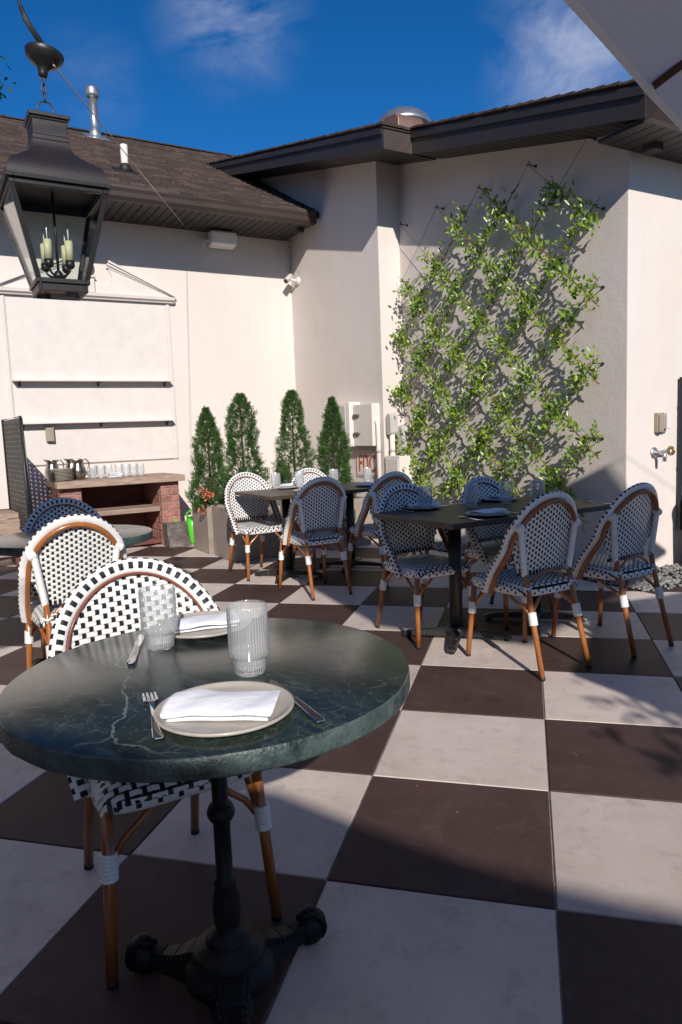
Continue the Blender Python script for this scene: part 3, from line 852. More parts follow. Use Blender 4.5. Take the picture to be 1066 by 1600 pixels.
def back_y(x, z): return -0.125 - (z - .45) * .20 + .75 * x * x
HZ0, HX, HH = .622, .214, .239
def make_chair(label):
    t = thing('bistro_chair', label, 'chair', group='woven bistro chairs on the patio')
    # seat
    def sx(y): return .208 - .028 * (0.21 - y) / .41 - .03 * max(0, (abs(y - .005) - .17) / .04) ** 2 * .5
    def ssurf(x, y):
        X = sx(max(-.2, min(.21, y)))
        u = min(1.0, abs(x) / X); f = max(0, min(1, (y - .14) / .075)); bk = max(0, min(1, (-y - .15) / .05))
        z = .458 - .038 * u ** 9 - .04 * f ** 2.5 - .02 * bk ** 3 - .006 * (1 - u * u)
        return (x, y, z)
    b = MB()
    weave(b, lambda x, v: ssurf(x, v), lambda v: sx(v) - .002, -.20, .217, lambda x: (-.2, .215) if abs(x) < .2 else (-.2, -.2), .2, .0135, .0200, .0064, .0056, .0022)
    so = b.build('woven_seat', ['weave_white', 'weave_black'], t)
    b = MB()    # rolled edge hanging from the seat rim
    loop = []
    for k in range(600):
        a = 2 * PI * (k + .5) / 600; cx, cy = math.cos(a), math.sin(a)
        x = .2 * math.copysign(abs(cx) ** .35, cx); y = .005 + .207 * math.copysign(abs(cy) ** .35, cy)
        x *= sx(max(-.2, min(.21, y))) / .2
        loop.append((x, y))
    cl = [0.0]
    for k in range(len(loop)):
        p, q = loop[k], loop[(k + 1) % len(loop)]; cl.append(cl[-1] + math.hypot(q[0] - p[0], q[1] - p[1]))
    rl = []; i = 0; NS = 120
    for k in range(NS):
        d = cl[-1] * k / NS
        while cl[i + 1] < d: i += 1
        f = (d - cl[i]) / max(1e-9, cl[i + 1] - cl[i]); p, q = loop[i], loop[(i + 1) % len(loop)]
        rl.append((p[0] + (q[0] - p[0]) * f, p[1] + (q[1] - p[1]) * f))
    loop = rl
    n = len(loop)
    for k in range(n):
        p, q = loop[k], loop[(k + 1) % n]
        m = k % 4
        for (za, zb, da, db, mm) in ((.424, .412, 1.0, 1.012, 1 if m == 0 else 0), (.412, .400, 1.012, 1.008, 1 if m == 2 else 0), (.400, .392, 1.008, .985, 0)):
            b.add([(p[0] * da, p[1] * da, za), (q[0] * da, q[1] * da, za), (q[0] * db, q[1] * db, zb), (p[0] * db, p[1] * db, zb)], [(0, 3, 2, 1)], mm, False)
    b.build('seat_edge', ['weave_white', 'weave_black'], so)
    b = MB()
    b.tube([(x * .93, y * .93, .398) for x, y in loop[::3]], .012, 8, closed=True)
    b.add([(x * .94, y * .94, .405) for x, y in loop], [list(range(n))[::-1]], 0)
    b.build('seat_rail', 'cane', t)
    # woven back
    def xl(z):
        if z > HZ0: return max(0, HX * math.sqrt(max(0, 1 - ((z - HZ0) / HH) ** 2)) - .004)
        return .205 - .05 * ((HZ0 - z) / .12) ** .8
    def vl(x):
        lo = .495 if abs(x) < .148 else .495 + .12 * ((abs(x) - .148) / .055)
        q = 1 - ((abs(x) + .004) / HX) ** 2
        hi = HZ0 + HH * math.sqrt(max(0, q)) - .004
        return lo, max(lo, hi)
    b = MB()
    weave(b, lambda x, v: (x, back_y(x, v), v), xl, .495, HZ0 + HH, vl, .2, .0135, .0205, .0064, .0058, .0022)
    bo = b.build('woven_back', ['weave_white', 'weave_black'], t)
    b = MB(); k = -7
    while k <= 7:
        x = k * .0205
        b.box(x - .006, x + .006, back_y(x, .495) - .008, back_y(x, .495) + .008, .482, .504, 0)
        if k < 7: b.box(x + .0075, x + .013, back_y(x, .495) - .006, back_y(x, .495) + .006, .485, .502, 1)
        k += 1
    b.build('back_binding', ['weave_black', 'weave_white'], bo)
    # hoop: centre line from the seat side up and over
    half = [(.212, .055, .385), (.219, .03, .43), (.224, -.005, .49), (.225, -.045, .545), (.2255, -.085, .595)]
    arch = []
    for k in range(0, 41):
        a = PI * k / 40
        x, z = .2255 * math.cos(a), .632 + .25 * math.sin(a)
        w_ = min(1.0, math.sin(a) / .45)
        yb = back_y(x * .93, z)
        y = yb * w_ + (1 - w_) * (-.108)
        arch.append((x, y, z))
    path = half + arch + [(-x, y, z) for x, y, z in half[::-1]]
    # resample
    pv = [Vector(p) for p in path]; cum = [0]
    for i in range(len(pv) - 1): cum.append(cum[-1] + (pv[i + 1] - pv[i]).length)
    step = .0068; N = int(cum[-1] / step)
    def at(d):
        i = 0
        while i < len(cum) - 2 and cum[i + 1] < d: i += 1
        return pv[i].lerp(pv[i + 1], (d - cum[i]) / (cum[i + 1] - cum[i]))
    C0 = Vector((0, -.13, .56))
    ring = []
    for k in range(N + 1):
        d = cum[-1] * k / N
        p = at(d); tg = (at(min(cum[-1], d + .02)) - at(max(0, d - .02))).normalized()
        nn = (p - C0); nn = (nn - tg * nn.dot(tg)).normalized(); bb = nn.cross(tg).normalized()
        if bb.y < 0: bb = -bb
        ring.append((p, tg, nn, bb))
    b = MB(); n = 14; vs = []
    for k, (p, tg, nn, bb) in enumerate(ring):
        puff = 1.0 if k % 2 else .955
        for q in range(n):
            a = 2 * PI * (q + .5) / n
            vs.append(p + nn * math.cos(a) * .0225 * puff + bb * math.sin(a) * .0125 * puff)
    b.add(vs, [], 0)
    for k in range(len(ring) - 1):
        for q in range(n):
            l = (q + 1) % n
            am = 2 * PI * (q + 1) / n
            m = 0
            if 0.30 < am / PI < .66 and (k % 4) in (0, 1) : m = 1          # front face
            if (am / PI < .2 or am / PI > 1.8) and (k % 4) in (2, 3): m = 1  # outer edge
            b.f.append([k * n + q, k * n + l, (k + 1) * n + l, (k + 1) * n + q]); b.m.append(m); b.sm.append(True)
    hoop = b.build('wrapped_hoop', ['weave_white', 'weave_black'], t)
    b = MB(); b.tube([p - nn * .022 - bb * .0205 for p, tg, nn, bb in ring[::3]] + [ring[-1][0] - ring[-1][2] * .022 - ring[-1][3] * .0205], .0125, 8)
    b.build('cane_hoop', 'cane', hoop)
    b = MB(); b.tube([p - nn * .0235 + bb * .0065 for p, tg, nn, bb in ring[6:-6:3]], .0042, 6)
    b.build('piping', 'cane_dark', hoop)
    # rear posts (wound white) and legs
    for sgn in (-1, 1):
        top = Vector((sgn * .186, back_y(.186, .735) - .022, .735)); mid = Vector((sgn * .150, -.165, .49)); low_ = Vector((sgn * .147, -.185, .425)); foot = Vector((sgn * .16, -.29, .0))
        b = MB(); wrapped(b, [top + Vector((0, 0, .012)), mid], .0165, .0075); b.build('wrapped_post', 'weave_white', t)
        b = MB(); wrapped(b, [top + Vector((sgn * .022, .004, -.014)), top + Vector((-sgn * .012, 0, .004))], .021, .008); b.build('joint_wrap', 'weave_white', t)
        b = MB(); b.tube([mid + Vector((0, 0, .02)), low_, low_.lerp(foot, .5), foot + Vector((0, 0, .012))], [.014, .0145, .0145, .0135], 10)
        lg = b.build('leg', 'cane', t)
        b = MB(); b.tube([foot + Vector((0, 0, .0145)), foot], .0138, 10); b.build('foot_cap', 'rubber', lg)
        c1, c2 = low_.lerp(foot, .25), low_.lerp(foot, .40)
        b = MB(); wrapped(b, [c1, c2], [.022][0], .0085); b.build('leg_wrap', 'weave_white', lg)
        b = MB(); wrapped(b, [low_ + Vector((0, .006, -.012)), low_ + Vector((0, .006, .012))], .021, .008); b.build('joint_wrap', 'weave_white', lg)
        # braces to side and rear rails
        for tgt in ((sgn * .175, -.06, .395), (sgn * .055, -.18, .395)):
            tv = Vector(tgt); c = c1.lerp(tv, .5); c.z -= .012
            b = MB(); b.tube([c1 + Vector((0, .004, -.02)), c1.lerp(c, .6), c.lerp(tv, .4), tv], .0082, 6); b.build('brace', 'cane', t)
        ft, ff = Vector((sgn * .182, .178, .40)), Vector((sgn * .205, .21, 0))
        b = MB(); b.tube([ft, ft.lerp(ff, .5), ff + Vector((0, 0, .012))], [.0145, .0145, .0135], 10)
        lg = b.build('leg', 'cane', t)
        b = MB(); b.tube([ff + Vector((0, 0, .0145)), ff], .0138, 10); b.build('foot_cap', 'rubber', lg)
        c1, c2 = ft.lerp(ff, .24), ft.lerp(ff, .40)
        b = MB(); wrapped(b, [c1, c2], .0215, .0085); b.build('leg_wrap', 'weave_white', lg)
        for tgt in ((sgn * .18, .06, .395), (sgn * .07, .185, .395)):
            tv = Vector(tgt); c = c1.lerp(tv, .5); c.z -= .012
            b = MB(); b.tube([c1 + Vector((-sgn * .006, -.006, -.03)), c1.lerp(c, .6) + Vector((-sgn * .004, -.004, 0)), c.lerp(tv, .4), tv], .0085, 6); b.build('brace', 'cane', t)
    b = MB(); b.tube([(.128 * math.cos(PI * k / 14), -.178 + .012 * math.sin(PI * k / 14), .405 + .095 * math.sin(PI * k / 14)) for k in range(15)], .0075, 6)
    b.build('back_brace', 'cane', t)
    return t

FW, BK = R(-135), R(45)      # facing lower right / facing upper left
B45 = Vector((1 / R2, -1 / R2, 0))
def chair_loc(rear, f):      # rear feet midpoint, f = +1 facing lower right, -1 facing upper left
    return Vector((rear[0], rear[1], 0)) + B45 * (.29 * f)
CH = [((-1.19, .03), 1, 'black and white woven chair tucked under the near round marble table'),
      ((-2.0, .98), -1, 'woven chair with orange cane frame seen from behind, left of the near table'),
      ((-2.80, 1.94), 1, 'shaded bluish woven chair at the far left, behind the second marble table'),
      ((-2.576, 4.267), 1, 'sunlit woven chair beside the tall planters, facing the viewer'),
      ((-1.477, 3.27), -1, 'woven chair seen from behind at the farther wooden table, legs in sun'),
      ((-2.12, 4.72), 1, 'sunlit woven chair mostly hidden behind the farther wooden table, facing the viewer'),
      ((-1.02, 3.72), -1, 'woven chair seen from behind, half hidden by the nearer wooden table\'s left chair'),
      ((-.865, 2.60), 1, 'shaded woven chair at the left end of the nearer wooden table, facing the viewer'),
      ((-.41, 3.06), 1, 'shaded woven chair behind the nearer wooden table, in front of the vine'),
      ((.12, 1.80), -1, 'woven chair seen from behind nearest in the right group, front leg glowing in sun'),
      ((.575, 2.21), -1, 'rightmost woven chair, fully shaded and seen from behind, near the gravel')]
ch0 = None
for k, (rear, f, lab) in enumerate(CH):
    if ch0 is None:
        ch0 = make_chair(lab); o = ch0
        o.location = chair_loc(rear, f); o.rotation_euler = (0, 0, FW if f > 0 else BK)
    else:
        o = clone(ch0, lab, chair_loc(rear, f), (FW if f > 0 else BK) + R([0, 1, -1, 2, -1.5, 1, .5, -1, 2, -1, 1.5][k]))

# ================================================================== TABLES
def square_table(label, t, s):
    o = thing('square_table', label, 'table', W(t, s), A45, group='dark wooden dining tables')
    b = MB(); b.box(-.37, .37, -.315, .315, .712, .742); b.build('table_top', 'wood_dark', o, bevel=.004)
    b = MB(); b.box(-.2, .2, -.03, .03, .70, .7115); b.box(-.03, .03, -.2, .2, .6985, .7095); b.build('top_plate', 'powder', o)
    b = MB(); b.tube([(0, 0, .06), (0, 0, .70)], .038, 18); b.build('column', 'powder', o)
    b = MB(); b.lathe([(0, .085), (.045, .085), (.06, .07), (.065, .05), (.065, .03), (0, .03)], 20); hub = b.build('base_hub', 'powder', o)
    for k in range(4):
        a = PI / 4 + k * PI / 2; c, s_ = math.cos(a), math.sin(a)
        def pt(r, w, z): return (c * r - s_ * w, s_ * r + c * w, z)
        b = MB(); secs = [(.03, .034, .066, .022), (.18, .03, .055, .020), (.28, .028, .044, .016), (.315, .022, .030, .014)]
        for (r0, w0, h0, l0), (r1, w1, h1, l1) in zip(secs[:-1], secs[1:]):
            b.hexa([pt(r0, -w0, l0), pt(r1, -w1, l1), pt(r1, w1, l1), pt(r0, w0, l0), pt(r0, -w0 * .75, h0), pt(r1, -w1 * .75, h1), pt(r1, w1 * .75, h1), pt(r0, w0 * .75, h0)])
        ft = b.build('base_arm', 'powder', o, bevel=.004)
        b = MB(); b.lathe([(0, 0), (.016, 0), (.016, .016), (0, .016)], 10, c=pt(.285, 0, 0)); b.build('glide', 'rubber', ft)
    return o
def to_ts(x, y): return ((x - y) / R2, (x + y) / R2)
t2a = to_ts(-.47, 2.32); t1a = to_ts(-2.06, 3.97)
square_table('nearer dark wooden table, left half with its corner toward the viewer', *t2a)
square_table('right half of the nearer dark wooden table, behind the two chairs seen from behind', t2a[0], t2a[1] + .634)
square_table('farther dark wooden table with its sunlit left corner, beside the planters', *t1a)
square_table('right half of the farther wooden table, mostly hidden behind chairs', t1a[0], t1a[1] + .634)

def round_table(label, x, y, rz):
    o = thing('round_table', label, 'table', (x, y, 0), rz, group='round green marble tables')
    b = MB(); Rr = .417
    rs = random.Random(4); n = 96
    jig = [rs.uniform(-.0014, .0014) for _ in range(n)]
    prof = [(0, .70), (Rr - .004, .70), (Rr - .001, .702), (Rr, .705), (Rr, .720), (Rr, .735), (Rr - .0015, .739), (Rr - .004, .74), (0, .74)]
    vs = []
    for i, (r, z) in enumerate(prof):
        for k in range(n):
            rr = r + (jig[k] if 1 < i < 6 else 0); a = 2 * PI * k / n
            vs.append((rr * math.cos(a), rr * math.sin(a), z))
    fs = []
    for i in range(len(prof) - 1):
        for k in range(n):
            l = (k + 1) % n; fs.append((i * n + k, i * n + l, (i + 1) * n + l, (i + 1) * n + k))
    b.add(vs, fs, 0, True)
    for q in range(len(b.f)):
        if 2 <= q // n <= 5: b.m[q] = 1
    b.build('marble_top', ['marble', 'marble_edge'], o)
    b = MB()
    b.lathe([(0, .699), (.13, .699), (.13, .692), (.05, .68), (.03, .65), (.0175, .62), (.0175, .44), (.025, .437), (.029, .428), (.031, .42), (.029, .412), (.025, .405), (.0185, .40),
             (.0185, .27), (.025, .265), (.025, .255), (.022, .25), (.029, .225), (.031, .20), (.029, .17), (.026, .15), (.045, .14), (.05, .13), (.05, .12), (.075, .112), (.08, .10), (.082, .085), (.095, .075), (.10, .06), (.10, .045), (0, .045)], 28)
    b.build('column', 'iron', o)
    for k in range(3):
        a = R(90 - 154) + k * 2 * PI / 3
        c, s_ = math.cos(a), math.sin(a)
        def pt(r, w, z): return (c * r - s_ * w, s_ * r + c * w, z)
        b = MB(); secs = [(.05, .052, .105, .03), (.09, .048, .092, .028), (.13, .036, .07, .026), (.17, .028, .058, .024), (.205, .024, .06, .02)]
        for (r0, w0, h0, l0), (r1, w1, h1, l1) in zip(secs[:-1], secs[1:]):
            b.hexa([pt(r0, -w0, l0), pt(r1, -w1, l1), pt(r1, w1, l1), pt(r0, w0, l0), pt(r0, -w0 * .6, h0), pt(r1, -w1 * .6, h1), pt(r1, w1 * .6, h1), pt(r0, w0 * .6, h0)])
        # scroll beads along the edges
        for q in range(9):
            r = .075 + q * .014; w_ = .045 - q * .0028
            for sg in (-1, 1):
                b.lathe([(0, -.006), (.005, -.003), (.006, 0), (.005, .003), (0, .006)], 6, c=pt(r, sg * w_ * .8, .082 - q * .0045))
        ft = b.build('base_leg', 'iron', o, bevel=.006)
        b = MB()
        b.lathe([(0, .0), (.02, .002), (.033, .012), (.038, .03), (.034, .05), (.022, .064), (0, .07)], 16, c=pt(.222, 0, 0))
        for q in range(4):     # claw toes over the ball
            aa = a + (q - 1.5) * .55
            pts = [(c * .195 + 0, s_ * .195 + 0, .07)]
            for e in range(6):
                ph = R(75 - e * 22); rr = .040
                pts.append((c * .222 + math.cos(aa) * rr * math.cos(ph), s_ * .222 + math.sin(aa) * rr * math.cos(ph), .033 + rr * math.sin(ph)))
            b.tube(pts, [.010, .010, .010, .009, .008, .006, .004], 7)
        b.build('claw_foot', 'iron', ft)
    return o
RT = (-.712, -.42)
round_table('round green marble table on a black cast-iron base in the foreground', RT[0], RT[1], 0)
round_table('second round marble table at the left, mostly hidden behind chairs', -2.40, 1.48, R(25))

# ---- place settings
def make_glass(label):
    n = 160
    o = thing('ribbed_tumbler', label, 'glass', group='ribbed tumblers on the tables')
    b = MB()
    fl_ = lambda k, z: .0014 * math.cos(k * PI / 2) if .012 < z < .142 else 0
    outer = [(0, 0.0005), (.028, .0005), (.0315, .003), (.0325, .008), (.0325, .03), (.0325, .036), (.038, .0395), (.0405, .043), (.0405, .10), (.0405, .139), (.0402, .1445), (.039, .146)]
    b.lathe(outer, n, flute=fl_)
    for q in range(len(b.f)):
        ring_i, kk = divmod(q, n)
        if ring_i in (3, 4, 7, 8, 9) and kk % 4 == 2: b.m[q] = 1  # every fourth strip gets the painted dark refraction line
    inner = [(.039, .146), (.0378, .144), (.0378, .05), (.0355, .043), (.0302, .038), (.0300, .016), (.026, .012), (0, .0115)]
    b.lathe(inner, n)
    b.build('glass_body', ['glass', 'refraction_line'], o)
    return o
def make_plate(label):
    o = thing('stoneware_plate', label, 'plate', group='stoneware dinner plates')
    b = MB()
    b.lathe([(0, .001), (.08, .001), (.085, .003), (.10, .006), (.118, .010), (.1225, .0135), (.1225, .0165), (.1205, .018), (.117, .0165), (.113, .0125), (.10, .0105), (.06, .0095), (0, .0095)], 56)
    b.build('plate_body', 'stoneware', o)
    return o
def napkin_mesh(seed, L=.165, Wd=.108, layers=3):
    rs = random.Random(seed)
    # folded ribbon section in (y,z), swept along x
    sec = []; th = .0036; y0, y1 = -Wd / 2, Wd / 2
    for k in range(layers):
        z = .004 + k * th * 1.9
        ya, yb = (y0, y1) if k % 2 == 0 else (y1, y0)
        for q in range(9):
            f = q / 8; sec.append((ya + (yb - ya) * f * (1 - .06 * k), z + .0016 * math.sin(PI * f) * k))
        if k < layers - 1:
            sg = 1 if k % 2 == 0 else -1
            for q in range(1, 4):
                a = -PI / 2 + PI * q / 4
                sec.append(((y1 if sg > 0 else y0) + sg * th * math.cos(a), z + th * .95 + th * .95 * math.sin(a)))
    # top flap hangs over the front edge
    for q in range(1, 5):
        a = q / 4
        sec.append((sec[-1][0] - 0 + (.007 if (layers % 2) else -.007) * math.cos(a * 1.4), sec[-1][1] - .0055 * a * 1.5))
    nx = 26; vs = []; b = MB()
    wob = [rs.uniform(-1, 1) for _ in range(8)]
    for i in range(nx + 1):
        f = i / nx; x = -L / 2 + L * f
        for (y, z) in sec:
            lift = (.0022 * math.sin(f * 5 + wob[0] * 3 + y * 22) + .0012 * math.sin(f * 13 - y * 60 + wob[5] * 5)) * min(1, z / .012) + .006 * (f ** 3) * wob[1] * (z / .02)
            sk = (.016 * (z / .02)) * wob[2]
            sh_ = .004 * math.sin(f * 7 + wob[3] * 4) * (z / .02)
            vs.append((x + sk * (1 if f > .5 else -1) + y * .10 * wob[4], y + sh_ + .10 * y * (f - .5), max(.001, z + lift)))
    m = len(sec)
    fs = []
    for i in range(nx):
        for j in range(m - 1):
            fs.append((i * m + j, i * m + j + 1, (i + 1) * m + j + 1, (i + 1) * m + j))
    b.add(vs, fs, 0, True)
    return b
def make_napkin(label, seed, loc, rz, sc=1.0):
    b = napkin_mesh(seed)
    o = b.build('folded_napkin', 'napkin', None, loc=loc, rot=(0, 0, rz))
    o.scale = (sc, sc, sc)
    so = o.modifiers.new('thick', 'SOLIDIFY'); so.thickness = .0022; so.offset = 0
    return tag(o, label, 'napkin', 'white folded napkins')
def outline_solid(b, pts, zf, th):
    """closed outline of (x, y) -> plate with curved height zf(x)"""
    n = len(pts)
    vs = [(x, y, zf(x) + th) for x, y in pts] + [(x, y, zf(x)) for x, y in pts]
    fs = [list(range(n)), list(range(2 * n - 1, n - 1, -1))]
    for i in range(n):
        j = (i + 1) % n; fs.append((i, n + i, n + j, j))
    b.add(vs, fs, 0, False)
def make_fork(label):
    o = thing('dinner_fork', label, 'fork', group='steel forks')
    b = MB()
    zf = lambda x: .0015 + .006 * math.sin(max(0, min(1, (x + .02) / .12)) * PI) + .003 * (x < -.06)
    up = [(-.095, .006), (-.09, .0085), (-.05, .007), (0, .004), (.03, .0035), (.042, .005), (.05, .011)]
    outline_solid(b, up + [(x, -y) for x, y in up[::-1]], zf, .0028); b.build('handle', 'steel', o, bevel=.0008)
    for k in range(4):
        yy = (k - 1.5) * .006; tb = MB()
        outline_solid(tb, [(.048, yy + .0022), (.075, yy + .0019), (.098, yy + .0012), (.098, yy - .0012), (.075, yy - .0019), (.048, yy - .0022)], zf, .0022)
        tb.build('tine', 'steel', o)
    return o
def make_knife(label):
    o = thing('dinner_knife', label, 'knife', group='steel knives')
    b = MB(); up = [(-.11, .006), (-.105, .0085), (-.06, .0075), (-.005, .006), (.0, .0065)]
    outline_solid(b, up + [(x, -y) for x, y in up[::-1]], lambda x: .001, .0055); b.build('handle', 'steel', o, bevel=.002)
    b = MB(); outline_solid(b, [(0, .005), (.03, .0085), (.07, .009), (.095, .006), (.105, .0), (.09, -.006), (.05, -.0075), (0, -.005)], lambda x: .002, .0016); b.build('blade', 'steel', o, bevel=.0005)
    return o
def dirz(a, b): return math.atan2(b[1] - a[1], b[0] - a[0])
TZ = .7402
gl0 = make_glass('ribbed clear tumbler on the near marble table, beside the far plate'); gl0.location = (-.902, -.295, TZ)
clone(gl0, 'ribbed clear tumbler on the near marble table, behind the near plate', (-.621, -.433, TZ), 1.0)
SZ = .7422
for (x, y), lab in (((-.657, 2.485), 'ribbed tumbler at the left end of the nearer wooden table'), ((-.394, 2.60), 'ribbed tumbler just left of centre on the nearer wooden table'),
                    ((-.19, 2.78), 'tall-looking ribbed tumbler in front of the vine on the nearer wooden table'), ((.0, 2.80), 'rightmost ribbed tumbler on the nearer wooden table'),
                    ((-2.22, 4.18), 'leftmost ribbed tumbler on the farther wooden table, in sun'), ((-2.05, 4.33), 'second ribbed tumbler from the left on the farther wooden table'),
                    ((-1.80, 4.60), 'ribbed tumbler in front of the rightmost cone shrub'), ((-1.50, 4.70), 'ribbed tumbler in front of the FDC sign')):
    clone(gl0, lab, (x, y, SZ), random.random())
pl0 = make_plate('stoneware plate nearest the viewer on the near marble table'); pl0.location = (-.583, -.645, TZ)
clone(pl0, 'stoneware plate at the far side of the near marble table', (-.868, -.135, TZ), 1)
for (x, y), lab in (((-.69, 2.545), 'plate at the left end of the nearer wooden table'), ((-.274, 2.19), 'plate at the front edge of the nearer wooden table'), ((-.24, 2.985), 'plate at the back edge of the nearer wooden table'),
                    ((-2.17, 4.27), 'plate at the back left of the farther wooden table'), ((-1.84, 3.90), 'plate at the front of the farther wooden table'), ((-1.42, 4.36), 'plate at the right end of the farther wooden table')):
    clone(pl0, lab, (x, y, SZ), 0)
NP = .0096
make_napkin('white folded napkin on the plate nearest the viewer', 11, (-.585, -.648, TZ + NP), R(12), 1.02)
make_napkin('white folded napkin behind the left tumbler on the near marble table', 5, (-.868, -.135, TZ + NP), R(35), .95)
for k, ((x, y), lab) in enumerate((((-.69, 2.545), 'pale blue-shaded napkin at the left end of the nearer wooden table'), ((-.274, 2.19), 'pale blue-shaded napkin at the front edge of the nearer wooden table'), ((-.24, 2.985), 'shaded napkin at the back edge of the nearer wooden table'),
                    ((-2.17, 4.27), 'sunlit napkin at the back left of the farther wooden table'), ((-1.84, 3.90), 'sunlit napkin at the front of the farther wooden table'), ((-1.42, 4.36), 'shaded napkin at the right end of the farther wooden table'))):
    make_napkin(lab, 20 + k, (x, y, SZ + NP), R(20 + 25 * k))
fk = make_fork('steel fork left of the plate nearest the viewer'); fk.scale = (1.2, 1.2, 1); fk.location = (-.707, -.675, TZ); fk.rotation_euler = (0, 0, dirz((-.637, -.78), (-.775, -.573)))
kn = make_knife('steel knife right of the plate nearest the viewer'); kn.scale = (1.13, 1.13, 1); kn.location = (-.484, -.562, TZ); kn.rotation_euler = (0, 0, dirz((-.405, -.657), (-.566, -.47)))
clone(kn, 'steel knife left of the left tumbler on the near marble table', (-.955, -.31, TZ), dirz((-.908, -.388), (-.99, -.206)))
for (x, y), lab, a in (((-.36, 2.03), 'steel fork at the front edge of the nearer wooden table', 2.3), ((-.60, 2.72), 'steel fork behind the left plate of the nearer wooden table', 2.3), ((.35, 2.75), 'steel fork at the right end of the nearer wooden table', 2.3)):
    clone(fk, lab, (x, y, SZ), a)
for (x, y), lab, a in (((-.15, 2.28), 'steel knife right of the front plate of the nearer wooden table', 2.3), ((-.80, 2.46), 'steel knife at the left end of the nearer wooden table', 2.3)):
    clone(kn, lab, (x, y, SZ), a)

# ================================================================== PLANTS
def leaf(mb, p, d, n, L, Wd, mat=0, fold=.25):
    """small pointed leaf: two folded halves"""
    sd = d.cross(n).normalized() * (Wd / 2); nn = n.normalized()
    a, c = p, p + d * L
    m1, m2 = p + d * (L * .35), p + d * (L * .7)
    up = nn * (Wd * fold)
    mb.add([a, m1 + sd + up, m2 + sd * .75 + up * .8, c, m2 - sd * .75 + up * .8, m1 - sd + up, m1, m2],
           [(0, 6, 1), (6, 7, 2, 1), (7, 3, 2), (0, 5, 6), (6, 5, 4, 7), (7, 4, 3)], mat, True)

def rdir(rs, zb=0.0):
    v = Vector((rs.gauss(0, 1), rs.gauss(0, 1), rs.gauss(0, 1) + zb))
    return v.normalized()

# wire trellis on the wall (axes t, s, z; the wires stand 9 cm off the stucco)
wt = thing('wire_trellis', 'thin dark steel wire trellis fixed in diamonds to the cream wall', 'trellis', rz=A45)
SW = 3.41
TK = [-5.35 + .632 * k for k in range(-5, 10)]
T0, T1, Z0, Z1 = -5.42, -2.70, .45, 3.445
K = .95
lines = []
for tk in TK:
    for sg in (-1, 1):
        # z = Z1 + sg*K*(t - tk) clipped
        pts = []
        f = lambda t: Z1 + sg * K * (t - tk)
        ta, tb = T0, T1
        if sg > 0: tb = min(tb, tk); ta = max(ta, tk + (Z0 - Z1) / K)
        else: ta = max(ta, tk); tb = min(tb, tk + (Z1 - Z0) / K)
        if tb - ta < .15: continue
        lines.append(((ta, f(ta)), (tb, f(tb))))
for (a, c) in lines:
    b = MB(); b.tube([(a[0], SW, a[1]), (c[0], SW, c[1])], .0022, 5, caps=False); b.build('wire', 'wire', wt)
nodes = [(-5.35 + .632 * k, Z1) for k in range(5)] + [(-5.36, Z1 - .6 * k) for k in range(1, 5)] + [(-2.74, Z1 - .55 - .6 * k) for k in range(0, 4)]
a0 = None
for (t, z) in nodes:
    if a0 is None:
        b = MB(); b.tube([(0, SW - .02, 0), (0, 3.499, 0)], .005, 8); b.tube([(-.03, SW - .005, .012), (0, SW - .01, 0), (.03, SW - .005, .014)], .0035, 6); b.tube([(0, SW, 0), (.008, SW - .006, .03)], .003, 6); b.tube([(0, 3.492, 0), (0, 3.4995, 0)], .014, 10)
        a0 = o = b.build('anchor', 'wire', wt)
    else:
        o = a0.copy(); COL.objects.link(o)
    o.location = (t, 0, z)

